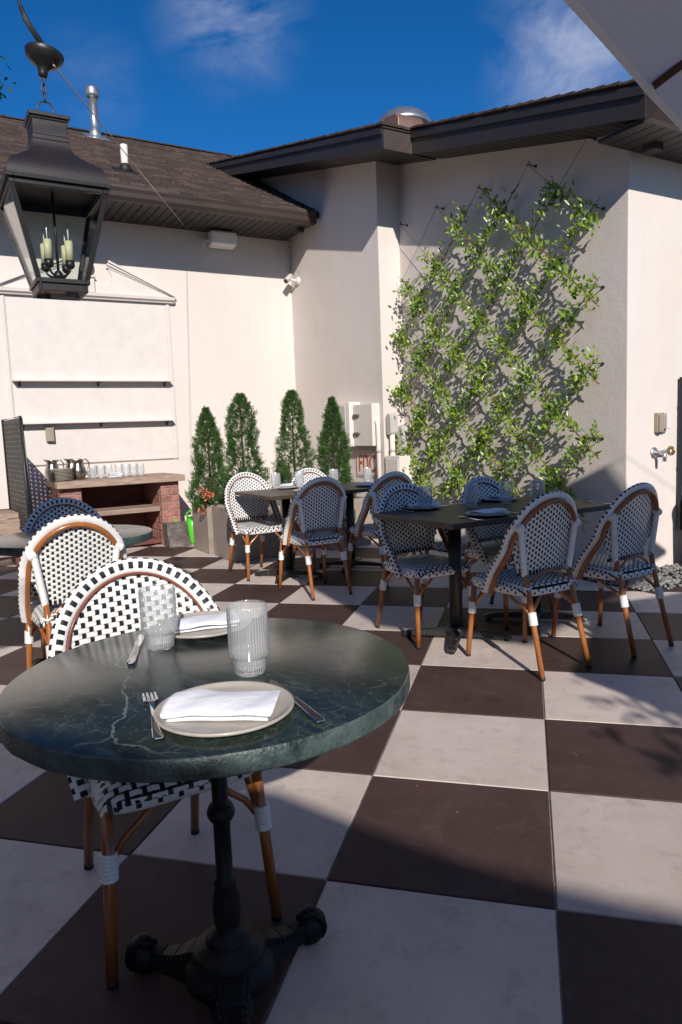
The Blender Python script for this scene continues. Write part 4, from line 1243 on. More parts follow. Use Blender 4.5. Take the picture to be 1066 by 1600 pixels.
# climbing vine along the wires
vine = thing('climbing_vine', 'leafy green climbing vine trained in a diamond pattern on the wall', 'vine', rz=A45)
rs = random.Random(21)
st = MB(); fo = MB()
def vine_ok(t, z):
    # the vine has not yet filled the upper left corner
    return z < 2.62 + .55 * (t + 5.62) and z < 3.34 - .62 * max(0, t + 3.42)
def hz(x): return math.sin(x * 12.9898) * .5 + math.sin(x * 4.1) * .5
for li, (a, c) in enumerate(lines):
    L = math.hypot(c[0] - a[0], c[1] - a[1]); N = int(L / .011)
    prev = []
    ph = rs.uniform(0, 6)
    for k in range(N):
        f = k / N
        t, z = a[0] + (c[0] - a[0]) * f, a[1] + (c[1] - a[1]) * f
        if not vine_ok(t, z) or z < .5:
            if len(prev) > 2: st.tube(prev, .0055, 5)
            prev = []; continue
        if k % 3 == 0:
            prev.append((t + rs.uniform(-.006, .006), SW + .006 * math.sin(k * .5), z + rs.uniform(-.006, .006)))
        dens = .60 + .48 * hz(f * 6 + ph + li)
        if z > 3.05: dens *= .75
        if t > -2.95: dens *= .85
        if rs.random() > dens: continue
        for q in range(rs.choice([3, 3, 4, 5])):
            sprd = rs.gauss(0, .042)
            outw = abs(rs.gauss(0, .06)) - .015
            sprd *= .72
            al = Vector((c[0] - a[0], 0, c[1] - a[1])).normalized(); pr = Vector((-al.z, 0, al.x))
            p = Vector((t, SW - outw, z)) + pr * sprd
            d = (pr * (1 if sprd > 0 else -1) * rs.uniform(.2, 1) + Vector((rs.gauss(0, .5), -rs.uniform(0, .7), rs.gauss(.25, .5)))).normalized()
            n = (Vector((rs.gauss(.75, .55), rs.gauss(-.6, .4), rs.gauss(.5, .5)))).normalized()
            leaf(fo, p, d, n, rs.uniform(.034, .066), rs.uniform(.018, .030), 1 if rs.random() < .2 else 0)
        if rs.random() < .075:      # loose shoot standing away from the wire
            p = Vector((t, SW - .02, z)); d = Vector((rs.gauss(0, .7), -rs.uniform(.1, .6), rs.gauss(.2, .7))).normalized()
            n_ = rs.randint(5, 9); ln = rs.uniform(.09, .17); pp = [p]
            for e in range(n_):
                pp.append(p + d * (ln * (e + 1) / n_) + Vector((0, 0, -.006 * e * e / n_)))
                n = Vector((rs.gauss(.7, .5), rs.gauss(-.6, .4), rs.gauss(.5, .5))).normalized()
                leaf(fo, pp[-1], (d + rdir(rs) * .9).normalized(), n, rs.uniform(.026, .05), rs.uniform(.014, .022), 1 if rs.random() < .3 else 0)
            st.tube(pp[::2], .0018, 4)
    if len(prev) > 2: st.tube(prev, .0055, 5)
st.build('stem', 'vine_stem', vine)
fo.build('foliage', ['leaf_vine', 'leaf_silver'], vine, kind='stuff')

# cone-shaped evergreens in concrete planters
def thuja_mesh(seed, H, Rb):
    rs = random.Random(seed); b = MB()
    def rad(f): return Rb * (1 - f) ** (.55 + .12 * math.sin(seed * 1.7)) * (.80 + .25 * min(1, f * 6)) * (1.0 if f < .93 else .8)
    n = 4200
    for k in range(n):
        f = min(.995, rs.random() ** 1.25)
        a = rs.uniform(0, 2 * PI); lump = 1 + .20 * math.sin(a * 2 + f * 11 + seed) + .16 * math.sin(a * 5 - f * 23 + seed * 2) + (.12 if rs.random() < .12 else 0)
        r = rad(f) * lump * math.sqrt(rs.uniform(.45, 1.0))
        p = Vector((r * math.cos(a), r * math.sin(a), f * H))
        d = Vector((math.cos(a) * .8, math.sin(a) * .8, rs.uniform(.35, 1.3))).normalized()
        d = (d + rdir(rs) * .35).normalized()
        n_ = (rdir(rs) + Vector((math.cos(a), math.sin(a), .2))).normalized()
        sd = d.cross(n_).normalized(); L = rs.uniform(.035, .075) * (1 if f < .9 else .8)
        # flat fan: stem plus side scales
        vs = [p - sd * .002, p + sd * .002, p + d * L]; fs = [(0, 1, 2)]
        for e in range(4):
            q = p + d * (L * (.15 + .2 * e)); w = L * (.42 - .07 * e); sg = 1 if e % 2 else -1
            tip = q + (sd * sg * .8 + d * .9).normalized() * w
            o = len(vs); vs += [q, q + d * .008, tip, tip - d * .006 + sd * sg * .004]; fs.append((o, o + 1, o + 2, o + 3))
        b.add(vs, fs, 0, False)
    for k in range(26):     # loose leaders at the tip
        p = Vector((rs.gauss(0, .012), rs.gauss(0, .012), H * rs.uniform(.86, .97)))
        d = Vector((rs.gauss(0, .28), rs.gauss(0, .28), 1)).normalized(); L = rs.uniform(.05, .11)
        sd = rdir(rs).cross(d).normalized()
        for e in range(7):
            q = p + d * (L * e / 7); sg = 1 if e % 2 else -1
            tip = q + (sd * sg + d * 1.1).normalized() * (.022 * (1 - e / 9))
            b.add([q - sd * .002, q + sd * .002 + d * .004, tip], [(0, 1, 2)], 0)
        b.add([p - sd * .0015, p + sd * .0015, p + d * L], [(0, 1, 2)], 0)
    return b
TH = [((-6.17, 1.37), 1.06, .20, 'leftmost cone-shaped evergreen with coral flowers at its foot'), ((-5.52, 1.50), 1.17, .20, 'second cone-shaped evergreen from the left, behind a sunlit chair'),
      ((-6.12, 2.38), 1.24, .215, 'third cone-shaped evergreen from the left, behind the farther table'), ((-5.52, 2.56), 1.12, .20, 'rightmost cone-shaped evergreen, beside the grey electrical box')]
for k, ((t, s), H, Rb, lab) in enumerate(TH):
    o = thing('cone_evergreen', lab, 'shrub', W(t, s, .46), k * 1.3, 'cone evergreens in planters')
    b = MB(); b.tube([(0, 0, -.12), (.004, 0, H * .4), (0, .004, H * .9)], [.02, .014, .004], 8); b.build('trunk', 'bark', o)
    thuja_mesh(31 + k, H, Rb).build('crown', 'leaf_thuja', o)
PL = [((-6.37, -5.885), (1.215, 1.72), 'left concrete planter with coral flowers spilling over its rim'), ((-5.79, -5.23), (1.235, 1.75), 'second concrete planter, behind the sunlit chair'),
      ((-6.37, -5.885), (2.12, 2.64), 'third concrete planter, behind the farther table'), ((-5.79, -5.23), (2.30, 2.82), 'rightmost concrete planter, near the electrical box')]
for k, ((ta, tb), (sa, sb), lab) in enumerate(PL):
    ct, cs = (ta + tb) / 2, (sa + sb) / 2
    o = thing('concrete_planter', lab, 'planter', W(ct, cs), A45, 'square concrete planters')
    hx, hy = (tb - ta) / 2, (sb - sa) / 2; b = MB()
    w = .035
    for (x0, x1, y0, y1) in ((-hx, hx, -hy, -hy + w), (-hx, hx, hy - w, hy), (-hx, -hx + w, -hy + w, hy - w), (hx - w, hx, -hy + w, hy - w)):
        b.box(x0, x1, y0, y1, .004, .515)
    b.box(-hx + w, hx - w, -hy + w, hy - w, .02, .05)
    b.build('box', 'concrete', o)
    b = MB(); b.box(-hx + w + .001, hx - w - .001, -hy + w + .001, hy - w - .001, .42, .47); b.build('soil', 'soil', o)
# flowers
def flower_plant(label, t, s, z, heads, seed):
    o = thing('geranium', label, 'flower', W(t, s, z), A45, 'coral flowering plants')
    rs = random.Random(seed); b = MB(); fl_ = MB(); stm = MB()
    for k in range(110):
        p = Vector((rs.gauss(0, .07), rs.gauss(0, .05), rs.uniform(-.01, .11)))
        leaf(b, p, rdir(rs, .3), rdir(rs, 1.2), rs.uniform(.03, .055), rs.uniform(.03, .05), 0)
    for (hx, hy, hz_, hr) in heads:
        c = Vector((hx, hy, hz_)); stm.tube([(0, 0, -.03), c * .5 + Vector((0, 0, .02)), c], .003, 5)
        for q in range(46):
            d = rdir(rs); p = c + d * hr * rs.uniform(.6, 1)
            leaf(fl_, p, (d + rdir(rs) * .6).normalized(), rdir(rs), .018, .018, 0, .4)
    b.build('leaves', 'leaf_dark', o); fl_.build('blossoms', 'petal', o); stm.build('stem', 'leaf_dark', o)
flower_plant('coral geranium spilling over the left planter', -5.95, 1.27, .50, [(.0, -.06, .16, .04), (.07, -.05, .10, .035), (-.02, .02, .12, .03), (.05, -.10, -.03, .036)], 3)
flower_plant('small coral geranium in the second planter, beside the sunlit chair', -5.30, 1.33, .50, [(.02, -.02, .06, .03), (.04, .05, .04, .028)], 4)

# leafy twig at the left edge: a tree behind the low roof
tr = thing('garden_tree', 'green leafy tree just showing at the left edge above the roof', 'tree', W(-14.6, -.40, 0), 0)
b = MB(); b.tube([(0, 0, 0), (.05, .02, 2.5), (-.05, .1, 5.0), (.1, .05, 7.0), (.1, .2, 9)], [.24, .2, .16, .1, .03], 10)
rs = random.Random(8); cr_ = MB()
for k in range(22):
    a = rs.uniform(0, 6.28); z = rs.uniform(4.6, 9.0); ln = rs.uniform(.7, 1.5) * (1.25 - abs(z - 6.5) / 4)
    p0 = Vector((0.03, .08, z - .5)); d = Vector((math.cos(a), math.sin(a), .35)).normalized(); p1 = p0 + d * ln
    b.tube([p0, p0.lerp(p1, .5) + Vector((0, 0, .08)), p1], [.05, .03, .012], 6)
    for q in range(210):
        c = p0.lerp(p1, rs.uniform(.35, 1.12)) + Vector((rs.gauss(0, .2), rs.gauss(0, .2), rs.gauss(0, .17)))
        leaf(cr_, c, rdir(rs), rdir(rs, .6), rs.uniform(.07, .13), rs.uniform(.04, .07))
b.build('trunk', 'bark', tr); cr_.build('crown', 'leaf_dark', tr)
# small tree behind the viewpoint whose dappled shade falls on the right of the floor
tr = thing('potted_tree', 'potted tree standing to the right behind the viewpoint', 'tree', (3.25, -3.0, 0), 0)
b = MB(); b.tube([(0, 0, .3), (.03, 0, 1.0), (-.02, .03, 1.6), (0, 0, 2.6)], [.05, .04, .035, .012], 8); b.build('trunk', 'bark', tr)
b = MB(); b.lathe([(0, .01), (.2, .01), (.27, .5), (.24, .5), (.22, .42), (0, .42)], 20); b.build('pot', 'concrete', tr)
cr_ = MB(); rs = random.Random(12)
for k in range(2300):
    d = rdir(rs); r = rs.uniform(.35, 1) ** .5
    lump = 1 + .22 * math.sin(d.x * 7 + 1) * math.sin(d.y * 6) + .15 * math.sin(d.z * 9 + d.x * 5)
    c = Vector((d.x * 1.08, d.y * 1.05, d.z * .62)) * r * lump + Vector((0, 0, 2.3))
    leaf(cr_, c, rdir(rs), rdir(rs, .5), rs.uniform(.06, .11), rs.uniform(.03, .05))
cr_.build('crown', 'leaf_dark', tr)

# ================================================================== WALL FITTINGS ON THE LOW WING
LW = -7.651
fr_ = thing('wall_frame', 'painted moulding frame with broken pediment on the sunlit wall', 'frame', rz=A45)
def mould(name, s0, s1, z0, z1, d0, d1=None, mm='trim'):
    b = MB(); b.box(LW - .001, LW + d0, s0, s1, z0, z1)
    if d1: b.box(LW + d0 + .0005, LW + d1, s0 + .012, s1 - .012, z0 + .008, z1 - .008)
    return b.build(name, mm, fr_, bevel=.003, bseg=1)
mould('stile', -.405, -.355, .97, 2.88, .018, .027); mould('stile', 1.455, 1.505, .97, 2.88, .018, .027)
mould('bottom_rail', -.354, 1.454, .97, 1.01, .018, .027)
b = MB(); b.box(LW, LW + .008, -.354, 1.454, 1.011, 2.88); b.build('panel', 'trim', fr_)
b = MB(); b.prism([(LW, 2.885), (LW + .05, 2.885), (LW + .06, 2.905), (LW + .085, 2.915), (LW + .09, 2.945), (LW + .07, 2.955), (LW, 2.955)], -.45, 1.56, 'y'); b.build('cornice', 'trim', fr_)
half_ped = [(1.55, 2.956), (.80, 3.31), (.775, 3.30), (.80, 3.22), (.825, 3.16), (.81, 3.09), (.765, 3.045), (.71, 3.04), (.665, 3.07), (.645, 3.11), (.62, 3.11), (.62, 2.956)]
for sg in (1, -1):
    c0 = .555
    poly = [(c0 + sg * (s_ - c0), z_) for s_, z_ in half_ped]
    b = MB(); b.prism(poly, LW - .001, LW + .03, 'x'); b.build('pediment_half', 'trim', fr_)
    for k, (off, wd, dp) in enumerate(((-.005, .024, .075), (-.034, .022, .055), (-.06, .014, .042))):
        p0, p1 = Vector((c0 + sg * (1.575 - c0), 2.957 + off * .2)), Vector((c0 + sg * (.785 - c0), 3.318))
        d = (p1 - p0).normalized(); nn = Vector((-d.y, d.x)) if sg < 0 else Vector((d.y, -d.x))
        if nn.y < 0: nn = -nn
        q = [p0 + nn * (off + wd), p1 + nn * (off + wd), p1 + nn * off, p0 + nn * off]
        b = MB(); b.prism([(v.x, max(2.957, v.y)) for v in q], LW + .0302, LW + dp, 'x'); b.build('raking_mould', 'trim', fr_)
b = MB(); b.box(LW, LW + .07, .495, .615, 2.956, 3.12); b.box(LW, LW + .09, .48, .63, 3.121, 3.145); b.build('pedestal', 'trim', fr_, bevel=.004, bseg=1)
b = MB(); b.lathe([(0, 3.145), (.035, 3.146), (.03, 3.16), (.018, 3.175), (.02, 3.19), (.045, 3.22), (.06, 3.26), (.058, 3.30), (.04, 3.335), (.02, 3.35), (.012, 3.37), (0, 3.378)], 20, c=(LW + .062, .555, 0)); b.build('urn', 'trim', fr_)
def shelf(label, z):
    o = thing('wall_shelf', label, 'shelf', W(LW, .56, z), A45, 'thin shelves on the wall')
    b = MB(); b.box(.009, .135, -.915, .885, -.009, .009); b.build('board', 'trim', o, bevel=.002, bseg=1)
    for s_ in (-.84, .02, .82):
        b = MB(); b.box(.009, .02, s_ - .012, s_ + .012, -.06, -.0095); b.box(.02, .115, s_ - .006, s_ + .006, -.022, -.0095); b.build('bracket', 'wire', o)
shelf('upper thin white shelf inside the moulding frame', 1.935)
shelf('lower thin white shelf inside the moulding frame', 1.455)
o = thing('outlet_box', 'small tan weatherproof outlet box on the sunlit wall above the pitchers', 'outlet', W(LW + .008, -.005, 1.325), A45)
b = MB(); b.box(0, .05, -.045, .045, -.085, .085); b.build('housing', 'tan_box', o, bevel=.008)
b = MB(); b.box(.051, .068, -.038, .04, -.08, .07); b.build('cover', 'tan_box', o, bevel=.007)
o = thing('wall_speaker', 'white box speaker mounted under the brown soffit', 'speaker', W(-7.5, 2.2, 3.69), A45)
b = MB(); b.prism([(-.09, -.10), (.07, -.075), (.085, .06), (.07, .09), (-.09, .09)], -.165, .165, 'y'); b.build('cabinet', 'white_plastic', o, bevel=.02, bseg=3)
b = MB(); b.tube([(-.14, -.19, -.02), (-.02, -.19, -.02), (-.02, -.165, -.02)], .012, 8); b.box(-.15, -.135, -.22, -.16, -.06, .03); b.build('bracket', 'white_plastic', o)
o = thing('roof_vent_pipe', 'galvanised vent pipe with a cap on the shingle roof', 'vent pipe', W(-10.3, 1.375, zl(-10.3)), A45)
b = MB(); b.lathe([(0, -.1), (.062, -.1), (.062, .56), (0, .56)], 16); b.build('pipe', 'galv', o)
b = MB(); b.lathe([(0, .55), (.075, .55), (.1, .575), (.105, .60), (.105, .66), (.1, .69), (.085, .705), (0, .71)], 20); b.build('cap', 'galv', o)
b = MB(); b.lathe([(.064, .11), (.09, .05), (.10, -.06), (.064, -.06)], 16); b.hexa([(-.2, -.17, .115), (.2, -.17, -.093), (.2, .17, -.093), (-.2, .17, .115), (-.2, -.17, .12), (.2, -.17, -.088), (.2, .17, -.088), (-.2, .17, .12)]); b.build('flashing', 'galv', o)
o = thing('roof_plastic_pipe', 'short cream plastic pipe with dark boot on the shingle roof', 'vent pipe', W(-7.62, 1.072, zl(-7.62)), A45)
b = MB(); b.lathe([(0, -.05), (.043, -.05), (.043, .30), (.036, .30), (.036, .2), (0, .2)], 16); b.build('pipe', 'pvc', o)
b = MB(); b.lathe([(.0445, .085), (.06, .06), (.085, -.03), (.0445, -.03)], 16); b.hexa([(-.12, -.13, .075), (.12, -.13, -.05), (.12, .13, -.05), (-.12, .13, .075), (-.12, -.13, .08), (.12, -.13, -.045), (.12, .13, -.045), (-.12, .13, .08)]); b.build('boot', 'rubber', o)

# ================================================================== WALL FITTINGS ON THE GABLE BUILDING
MW = 3.217
o = thing('security_camera', 'small white security camera on the wall near the inner corner', 'camera', W(-7.43, MW, 3.24), A45)
b = MB(); b.lathe([(0, 0), (.05, 0), (.05, .02), (.03, .03), (0, .03)], 16, axis=Matrix.Rotation(PI / 2, 3, 'X')); b.build('mount', 'white_plastic', o)
b = MB(); b.tube([(0, -.03, 0), (-.02, -.09, .015), (-.03, -.12, .05)], .018, 10); b.build('arm', 'white_plastic', o)
b = MB(); ax = Vector((.25, -.55, -.45)).normalized(); p0 = Vector((-.05, -.08, .075)); b.tube([p0, p0 + ax * .02, p0 + ax * .15], [.03, .036, .036], 14); body = b.build('camera_body', 'grey_box', o)
b = MB(); b.tube([p0 + ax * .1505, p0 + ax * .153], .028, 14); b.build('lens', 'dark_lens', body)
o = thing('electrical_cabinet', 'grey electrical cabinet with cream side box on the wall beside the shrub', 'electrical box', W(-6.05, MW, 1.30), A45)
b = MB(); b.box(-.46, .06, -.16, -.001, -.25, .27); b.build('cabinet', 'cream_box', o, bevel=.006)
b = MB(); b.box(-.43, -.02, -.172, -.1605, -.22, .235); b.build('door', 'grey_box', o, bevel=.004)
b = MB(); b.box(.075, .47, -.11, -.001, -.245, .235); b.build('side_box', 'cream_box', o, bevel=.005)
for z in (-.1, .11):
    b = MB(); b.box(.085, .20, -.135, -.111, z - .02, z + .015); b.build('latch', 'wire', o, bevel=.008)
o = thing('fdc_sign', 'white sign with red border and red letters FDC on the wall', 'sign', W(-5.865, MW, .84), A45)
b = MB(); b.box(-.245, .225, -.012, -.002, -.15, .15); b.build('plate', 'sign_white', o, bevel=.002, bseg=1)
b = MB()
for (x0, x1, z0, z1) in ((-.237, .217, .128, .136), (-.237, .217, -.136, -.128), (-.237, -.229, -.1279, .1279), (.209, .217, -.1279, .1279)):
    b.box(x0, x1, -.0145, -.0125, z0, z1)
b.build('border', 'sign_red', o)
cu = bpy.data.curves.new('letters', 'FONT'); cu.body = 'FDC'; cu.size = .30; cu.extrude = .0015; cu.align_x = 'CENTER'; cu.align_y = 'CENTER'; cu.space_character = 1.1; cu.offset = .004
lt = bpy.data.objects.new('letters', cu); COL.objects.link(lt); lt.parent = o; lt.location = (-.005, -.0165, 0); lt.rotation_euler = (PI / 2, 0, 0); lt.scale = (.60, .95, 1)
cu.materials.append(MT['sign_red'])
_me = bpy.data.meshes.new_from_object(lt.evaluated_get(bpy.context.evaluated_depsgraph_get()))
_l2 = bpy.data.objects.new('letters', _me); COL.objects.link(_l2); _l2.parent = o; _l2.location = lt.location; _l2.rotation_euler = lt.rotation_euler; _l2.scale = lt.scale
if not _me.materials: _me.materials.append(MT['sign_red'])
bpy.data.objects.remove(lt); _l2.name = 'letters'
# conduits and meter boxes at the jog
def conduit(label, pts, r, box=None):
    o = thing('conduit', label, 'conduit', (0, 0, 0), A45, 'painted conduits at the wall corner')
    b = MB(); b.tube(pts, r, 12); b.build('pipe', 'cream_box', o)
    for z in (.35, 1.0):
        p = pts[-1]; b = MB(); b.tube([(p[0], p[1], z - .02), (p[0], p[1], z + .02)], r + .004, 12); b.build('clamp', 'grey_box', o)
    if box:
        b = MB(); x, y, z, wx, wy, wz = box
        n = 10; poly = []
        for k in range(n + 1): a = PI * k / n; poly.append((wx * math.cos(a), z + wz - wx + wx * math.sin(a)))
        for k in range(n + 1): a = PI + PI * k / n; poly.append((wx * math.cos(a), z - wz + wx + wx * math.sin(a)))
        b.prism([(x + q[0], q[1]) for q in poly], y - wy, y + wy, 'y'); b.build('fitting', 'grey_box', o, bevel=.004)
conduit('painted conduit with bent top left of the wall jog', [(-5.74, 3.19, 1.33), (-5.66, 3.165, 1.36), (-5.58, 3.16, 1.35), (-5.547, 3.16, 1.30), (-5.542, 3.16, 1.1), (-5.542, 3.16, .02)], .026)
conduit('painted conduit with rounded fitting on the wall jog', [(-5.44, 3.28, 1.25), (-5.44, 3.28, .6), (-5.44, 3.28, .02)], .030, (-5.44, 3.28, 1.29, .045, .05, .12))
conduit('painted conduit with rounded fitting at the inner edge of the trellis wall', [(-5.37, 3.40, 1.1), (-5.37, 3.40, .6), (-5.37, 3.40, .02)], .026, (-5.36, 3.38, 1.12, .05, .05, .15))
o = thing('junction_box', 'painted cream junction box low at the wall jog', 'electrical box', W(-5.36, 3.33, .72), A45)
b = MB(); b.box(-.12, .16, -.13, .05, -.2, .22); b.build('housing', 'cream_box', o, bevel=.006)
b = MB(); b.box(-.10, .14, -.14, -.1305, -.17, .19); b.build('cover', 'cream_box', o, bevel=.003)
# right-hand wall: outlet, tap, pipe
RW = -2.51
o = thing('weatherproof_outlet', 'open tan weatherproof outlet cover on the right wall above the tap', 'outlet', W(RW, 3.885, 1.21), A45)
b = MB(); b.box(0.001, .035, -.055, .055, -.085, .075); b.build('housing', 'tan_box', o, bevel=.006)
b = MB(); b.box(.036, .06, -.052, -.005, -.08, .06); b.build('socket_cover', 'tan_box', o, bevel=.005)
b = MB(); b.box(.037, .075, .012, .064, -.055, .075); b.build('flap', 'cream_box', o, bevel=.006)
o = thing('garden_tap', 'brass garden tap sticking out of the right wall', 'tap', W(RW, 3.83, .965), A45)
b = MB(); b.lathe([(0, 0), (.045, 0), (.045, .01), (.02, .018), (0, .018)], 16, axis=Matrix.Rotation(PI / 2, 3, 'Y')); b.build('flange', 'galv', o)
b = MB(); b.tube([(.01, 0, 0), (.08, 0, 0), (.10, 0, -.02), (.10, 0, -.07)], [.016, .018, .018, .015], 10); b.build('spout', 'galv', o)
b = MB(); b.tube([(.06, 0, .005), (.07, .05, .01), (.075, .09, .01)], .012, 8); b.build('stem', 'galv', o)
b = MB(); b.lathe([(.02, -.006), (.036, -.006), (.04, 0), (.036, .006), (.02, .006), (.012, 0), (.02, -.006)], 14, c=(.078, .11, .01), axis=Matrix.Rotation(PI / 2, 3, 'X')); b.build('handwheel', 'brass', o)
o = thing('wall_downpipe', 'dark square pipe frame on the right wall at the picture edge', 'pipe', W(RW, 4.12, 0), A45)
b = MB(); b.box(.02, .05, 0, .03, .3, 1.57); b.box(.02, .05, .03, .5, 1.54, 1.57); b.build('frame', 'powder', o, bevel=.003)
b = MB(); b.box(.001, .02, .005, .025, .8, .83); b.box(.001, .02, .005, .025, 1.3, 1.33); b.build('bracket', 'powder', o)
o = thing('wall_lantern', 'dark wall lantern cut off by the right picture edge', 'lantern', W(RW, 4.32, 2.44), A45)
b = MB(); b.box(.03, .19, -.155, .1, -.13, .14); b.build('body', 'bronze', o, bevel=.01)
b = MB(); b.box(.02, .20, -.165, .11, .141, .17); b.build('roof', 'bronze', o, bevel=.008)
b = MB(); b.box(.001, .03, -.06, .06, -.1, .1); b.build('back_plate', 'bronze', o)
o = thing('galvanised_tub', 'galvanised metal tub planter at the right edge behind the last chair', 'planter', W(-2.13, 4.27, 0), A45)
b = MB(); b.lathe([(0, .012), (.26, .012), (.27, .02), (.285, .1), (.295, .3), (.305, .55), (.315, .57), (.318, .585), (.31, .595), (.296, .58), (.29, .5), (0, .5)], 36); b.build('tub', 'galv', o)
b = MB(); b.lathe([(.289, .505), (.1, .515), (0, .52)], 24); b.build('soil', 'soil', o)
o = thing('tub_plant', 'small leafy plant growing in the galvanised tub', 'plant', W(-2.2, 4.15, .52), A45)
b = MB(); rs = random.Random(6); st = MB()
for k in range(7):
    d = Vector((rs.gauss(0, .35), rs.gauss(-.25, .35), 1)).normalized(); L = rs.uniform(.12, .26); c = Vector((rs.gauss(0, .06), rs.gauss(0, .08), -.02))
    st.tube([c, c + d * L], .003, 5)
    for q in range(11):
        leaf(b, c + d * L * (.25 + q * .075), (d * .4 + rdir(rs)).normalized(), rdir(rs, .8), .05, .024)
b.build('leaves', 'leaf_vine', o); st.build('stem', 'leaf_dark', o)
# roof fan on the gable roof
o = thing('roof_fan', 'silver domed exhaust fan on the gable roof', 'roof fan', W(-6.4, 4.25, zs(-6.4) + .50), A45)
o.scale = (.85, .85, .85)
b = MB(); b.lathe([(0, -.1), (.26, -.1), (.26, .12), (.40, .13), (.42, .16), (.40, .20), (.36, .27), (.26, .34), (.12, .38), (0, .385)], 32); b.build('dome', 'galv', o)
b = MB(); b.box(-.32, .32, -.32, .32, -.34, .04); b.build('curb', 'galv', o)
o = thing('roof_vent_hood', 'small copper-brown vent hood beside the silver roof fan', 'vent', W(-5.50, 3.50, zs(-5.50) + .31), A45)
b = MB(); b.prism([(-.16, -.16), (.2, -.16), (.2, .10), (.15, .16), (-.05, .19), (-.16, .1)], -.12, .22, 'y'); b.build('hood', 'copper', o, bevel=.01)
o = thing('roof_turbine', 'small white rounded roof vent left of the copper hood', 'vent', W(-5.95, 3.62, zs(-5.95) + .33), A45)
b = MB(); b.lathe([(0, -.2), (.11, -.2), (.12, .06), (.10, .13), (.06, .16), (0, .165)], 18); b.build('dome', 'pvc', o)

# ================================================================== HANGING LANTERN (axes t, s)
lan = thing('hanging_lantern', 'large dark bronze hanging lantern with four cream candle lamps', 'lantern', W(-1.45, -.832, .27), A45)
lan.scale = (.857, .857, .857)
HT, HB, ZT, ZB = .178, .100, 2.085, 1.735
def lring(b, h, z0, z1, w):          # square frame ring, half width h
    b.box(-h, h, -h, -h + w, z0, z1); b.box(-h, h, h - w, h, z0, z1); b.box(-h, -h + w, -h + w, h - w, z0, z1); b.box(h - w, h, -h + w, h - w, z0, z1)
b = MB(); lring(b, HT, ZT - .018, ZT, .02); lring(b, HT + .012, ZT + .0005, ZT + .014, .03); b.build('top_frame', 'powder', lan, bevel=.002, bseg=1)
b = MB(); lring(b, HB, ZB, ZB + .018, .016); lring(b, HB - .008, ZB - .03, ZB - .0005, .012); b.build('bottom_frame', 'powder', lan, bevel=.002, bseg=1)
for sx_ in (-1, 1):
    for sy_ in (-1, 1):
        b = MB(); w = .0095
        pts = []
        for (h, z) in ((HB, ZB + .0185), (HT - .001, ZT - .0185)):
            cx, cy = sx_ * (h - w), sy_ * (h - w)
            pts += [(cx - w, cy - w, z), (cx + w, cy - w, z), (cx + w, cy + w, z), (cx - w, cy + w, z)]
        b.hexa(pts); b.build('corner_bar', 'powder', lan, bevel=.0015, bseg=1)
for k in range(4):
    c, s_ = math.cos(k * PI / 2), math.sin(k * PI / 2)
    def pt(x, y, z): return (c * x - s_ * y, s_ * x + c * y, z)
    b = MB(); e = .012
    b.hexa([pt(HB - e, -HB + .02, ZB + .019), pt(HB - e + .003, -HB + .02, ZB + .019), pt(HB - e + .003, HB - .02, ZB + .019), pt(HB - e, HB - .02, ZB + .019),
            pt(HT - e, -HT + .02, ZT - .019), pt(HT - e + .003, -HT + .02, ZT - .019), pt(HT - e + .003, HT - .02, ZT - .019), pt(HT - e, HT - .02, ZT - .019)])
    b.build('glass_pane', 'pane', lan)
b = MB(); b.box(-HB + .014, HB - .014, -HB + .014, HB - .014, ZB - .02, ZB - .017); b.build('glass_pane', 'pane', lan)
# ogee roof and neck
b = MB(); prof = [(HT + .004, ZT + .0145), (HT + .004, ZT + .03), (HT - .002, ZT + .055), (HT - .016, ZT + .078), (HT - .045, ZT + .10), (.10, ZT + .125), (.078, ZT + .15), (.068, ZT + .175), (.066, ZT + .19)]
vs = []; fs = []
for (h, z) in prof: vs += [(-h, -h, z), (h, -h, z), (h, h, z), (-h, h, z)]
for i in range(len(prof) - 1):
    for k in range(4):
        l = (k + 1) % 4; fs.append((i * 4 + k, i * 4 + l, i * 4 + 4 + l, i * 4 + 4 + k))
fs.append((3, 2, 1, 0)); b.add(vs, fs, 0, False)
o = b.build('roof', 'bronze', lan)
for p in o.data.polygons: p.use_smooth = True
em = o.modifiers.new('split', 'EDGE_SPLIT'); em.split_angle = R(50)
b = MB(); h = .068; zc = ZT + .191
b.box(-h, h, -h, h, zc, zc + .018); b.box(-h + .004, h - .004, -h + .004, h - .004, zc + .0185, zc + .075); b.box(-h, h, -h, h, zc + .0755, zc + .083); b.box(-h - .008, h + .008, -h - .008, h + .008, zc + .0835, zc + .098)
b.build('neck', 'bronze', lan, bevel=.002, bseg=1)
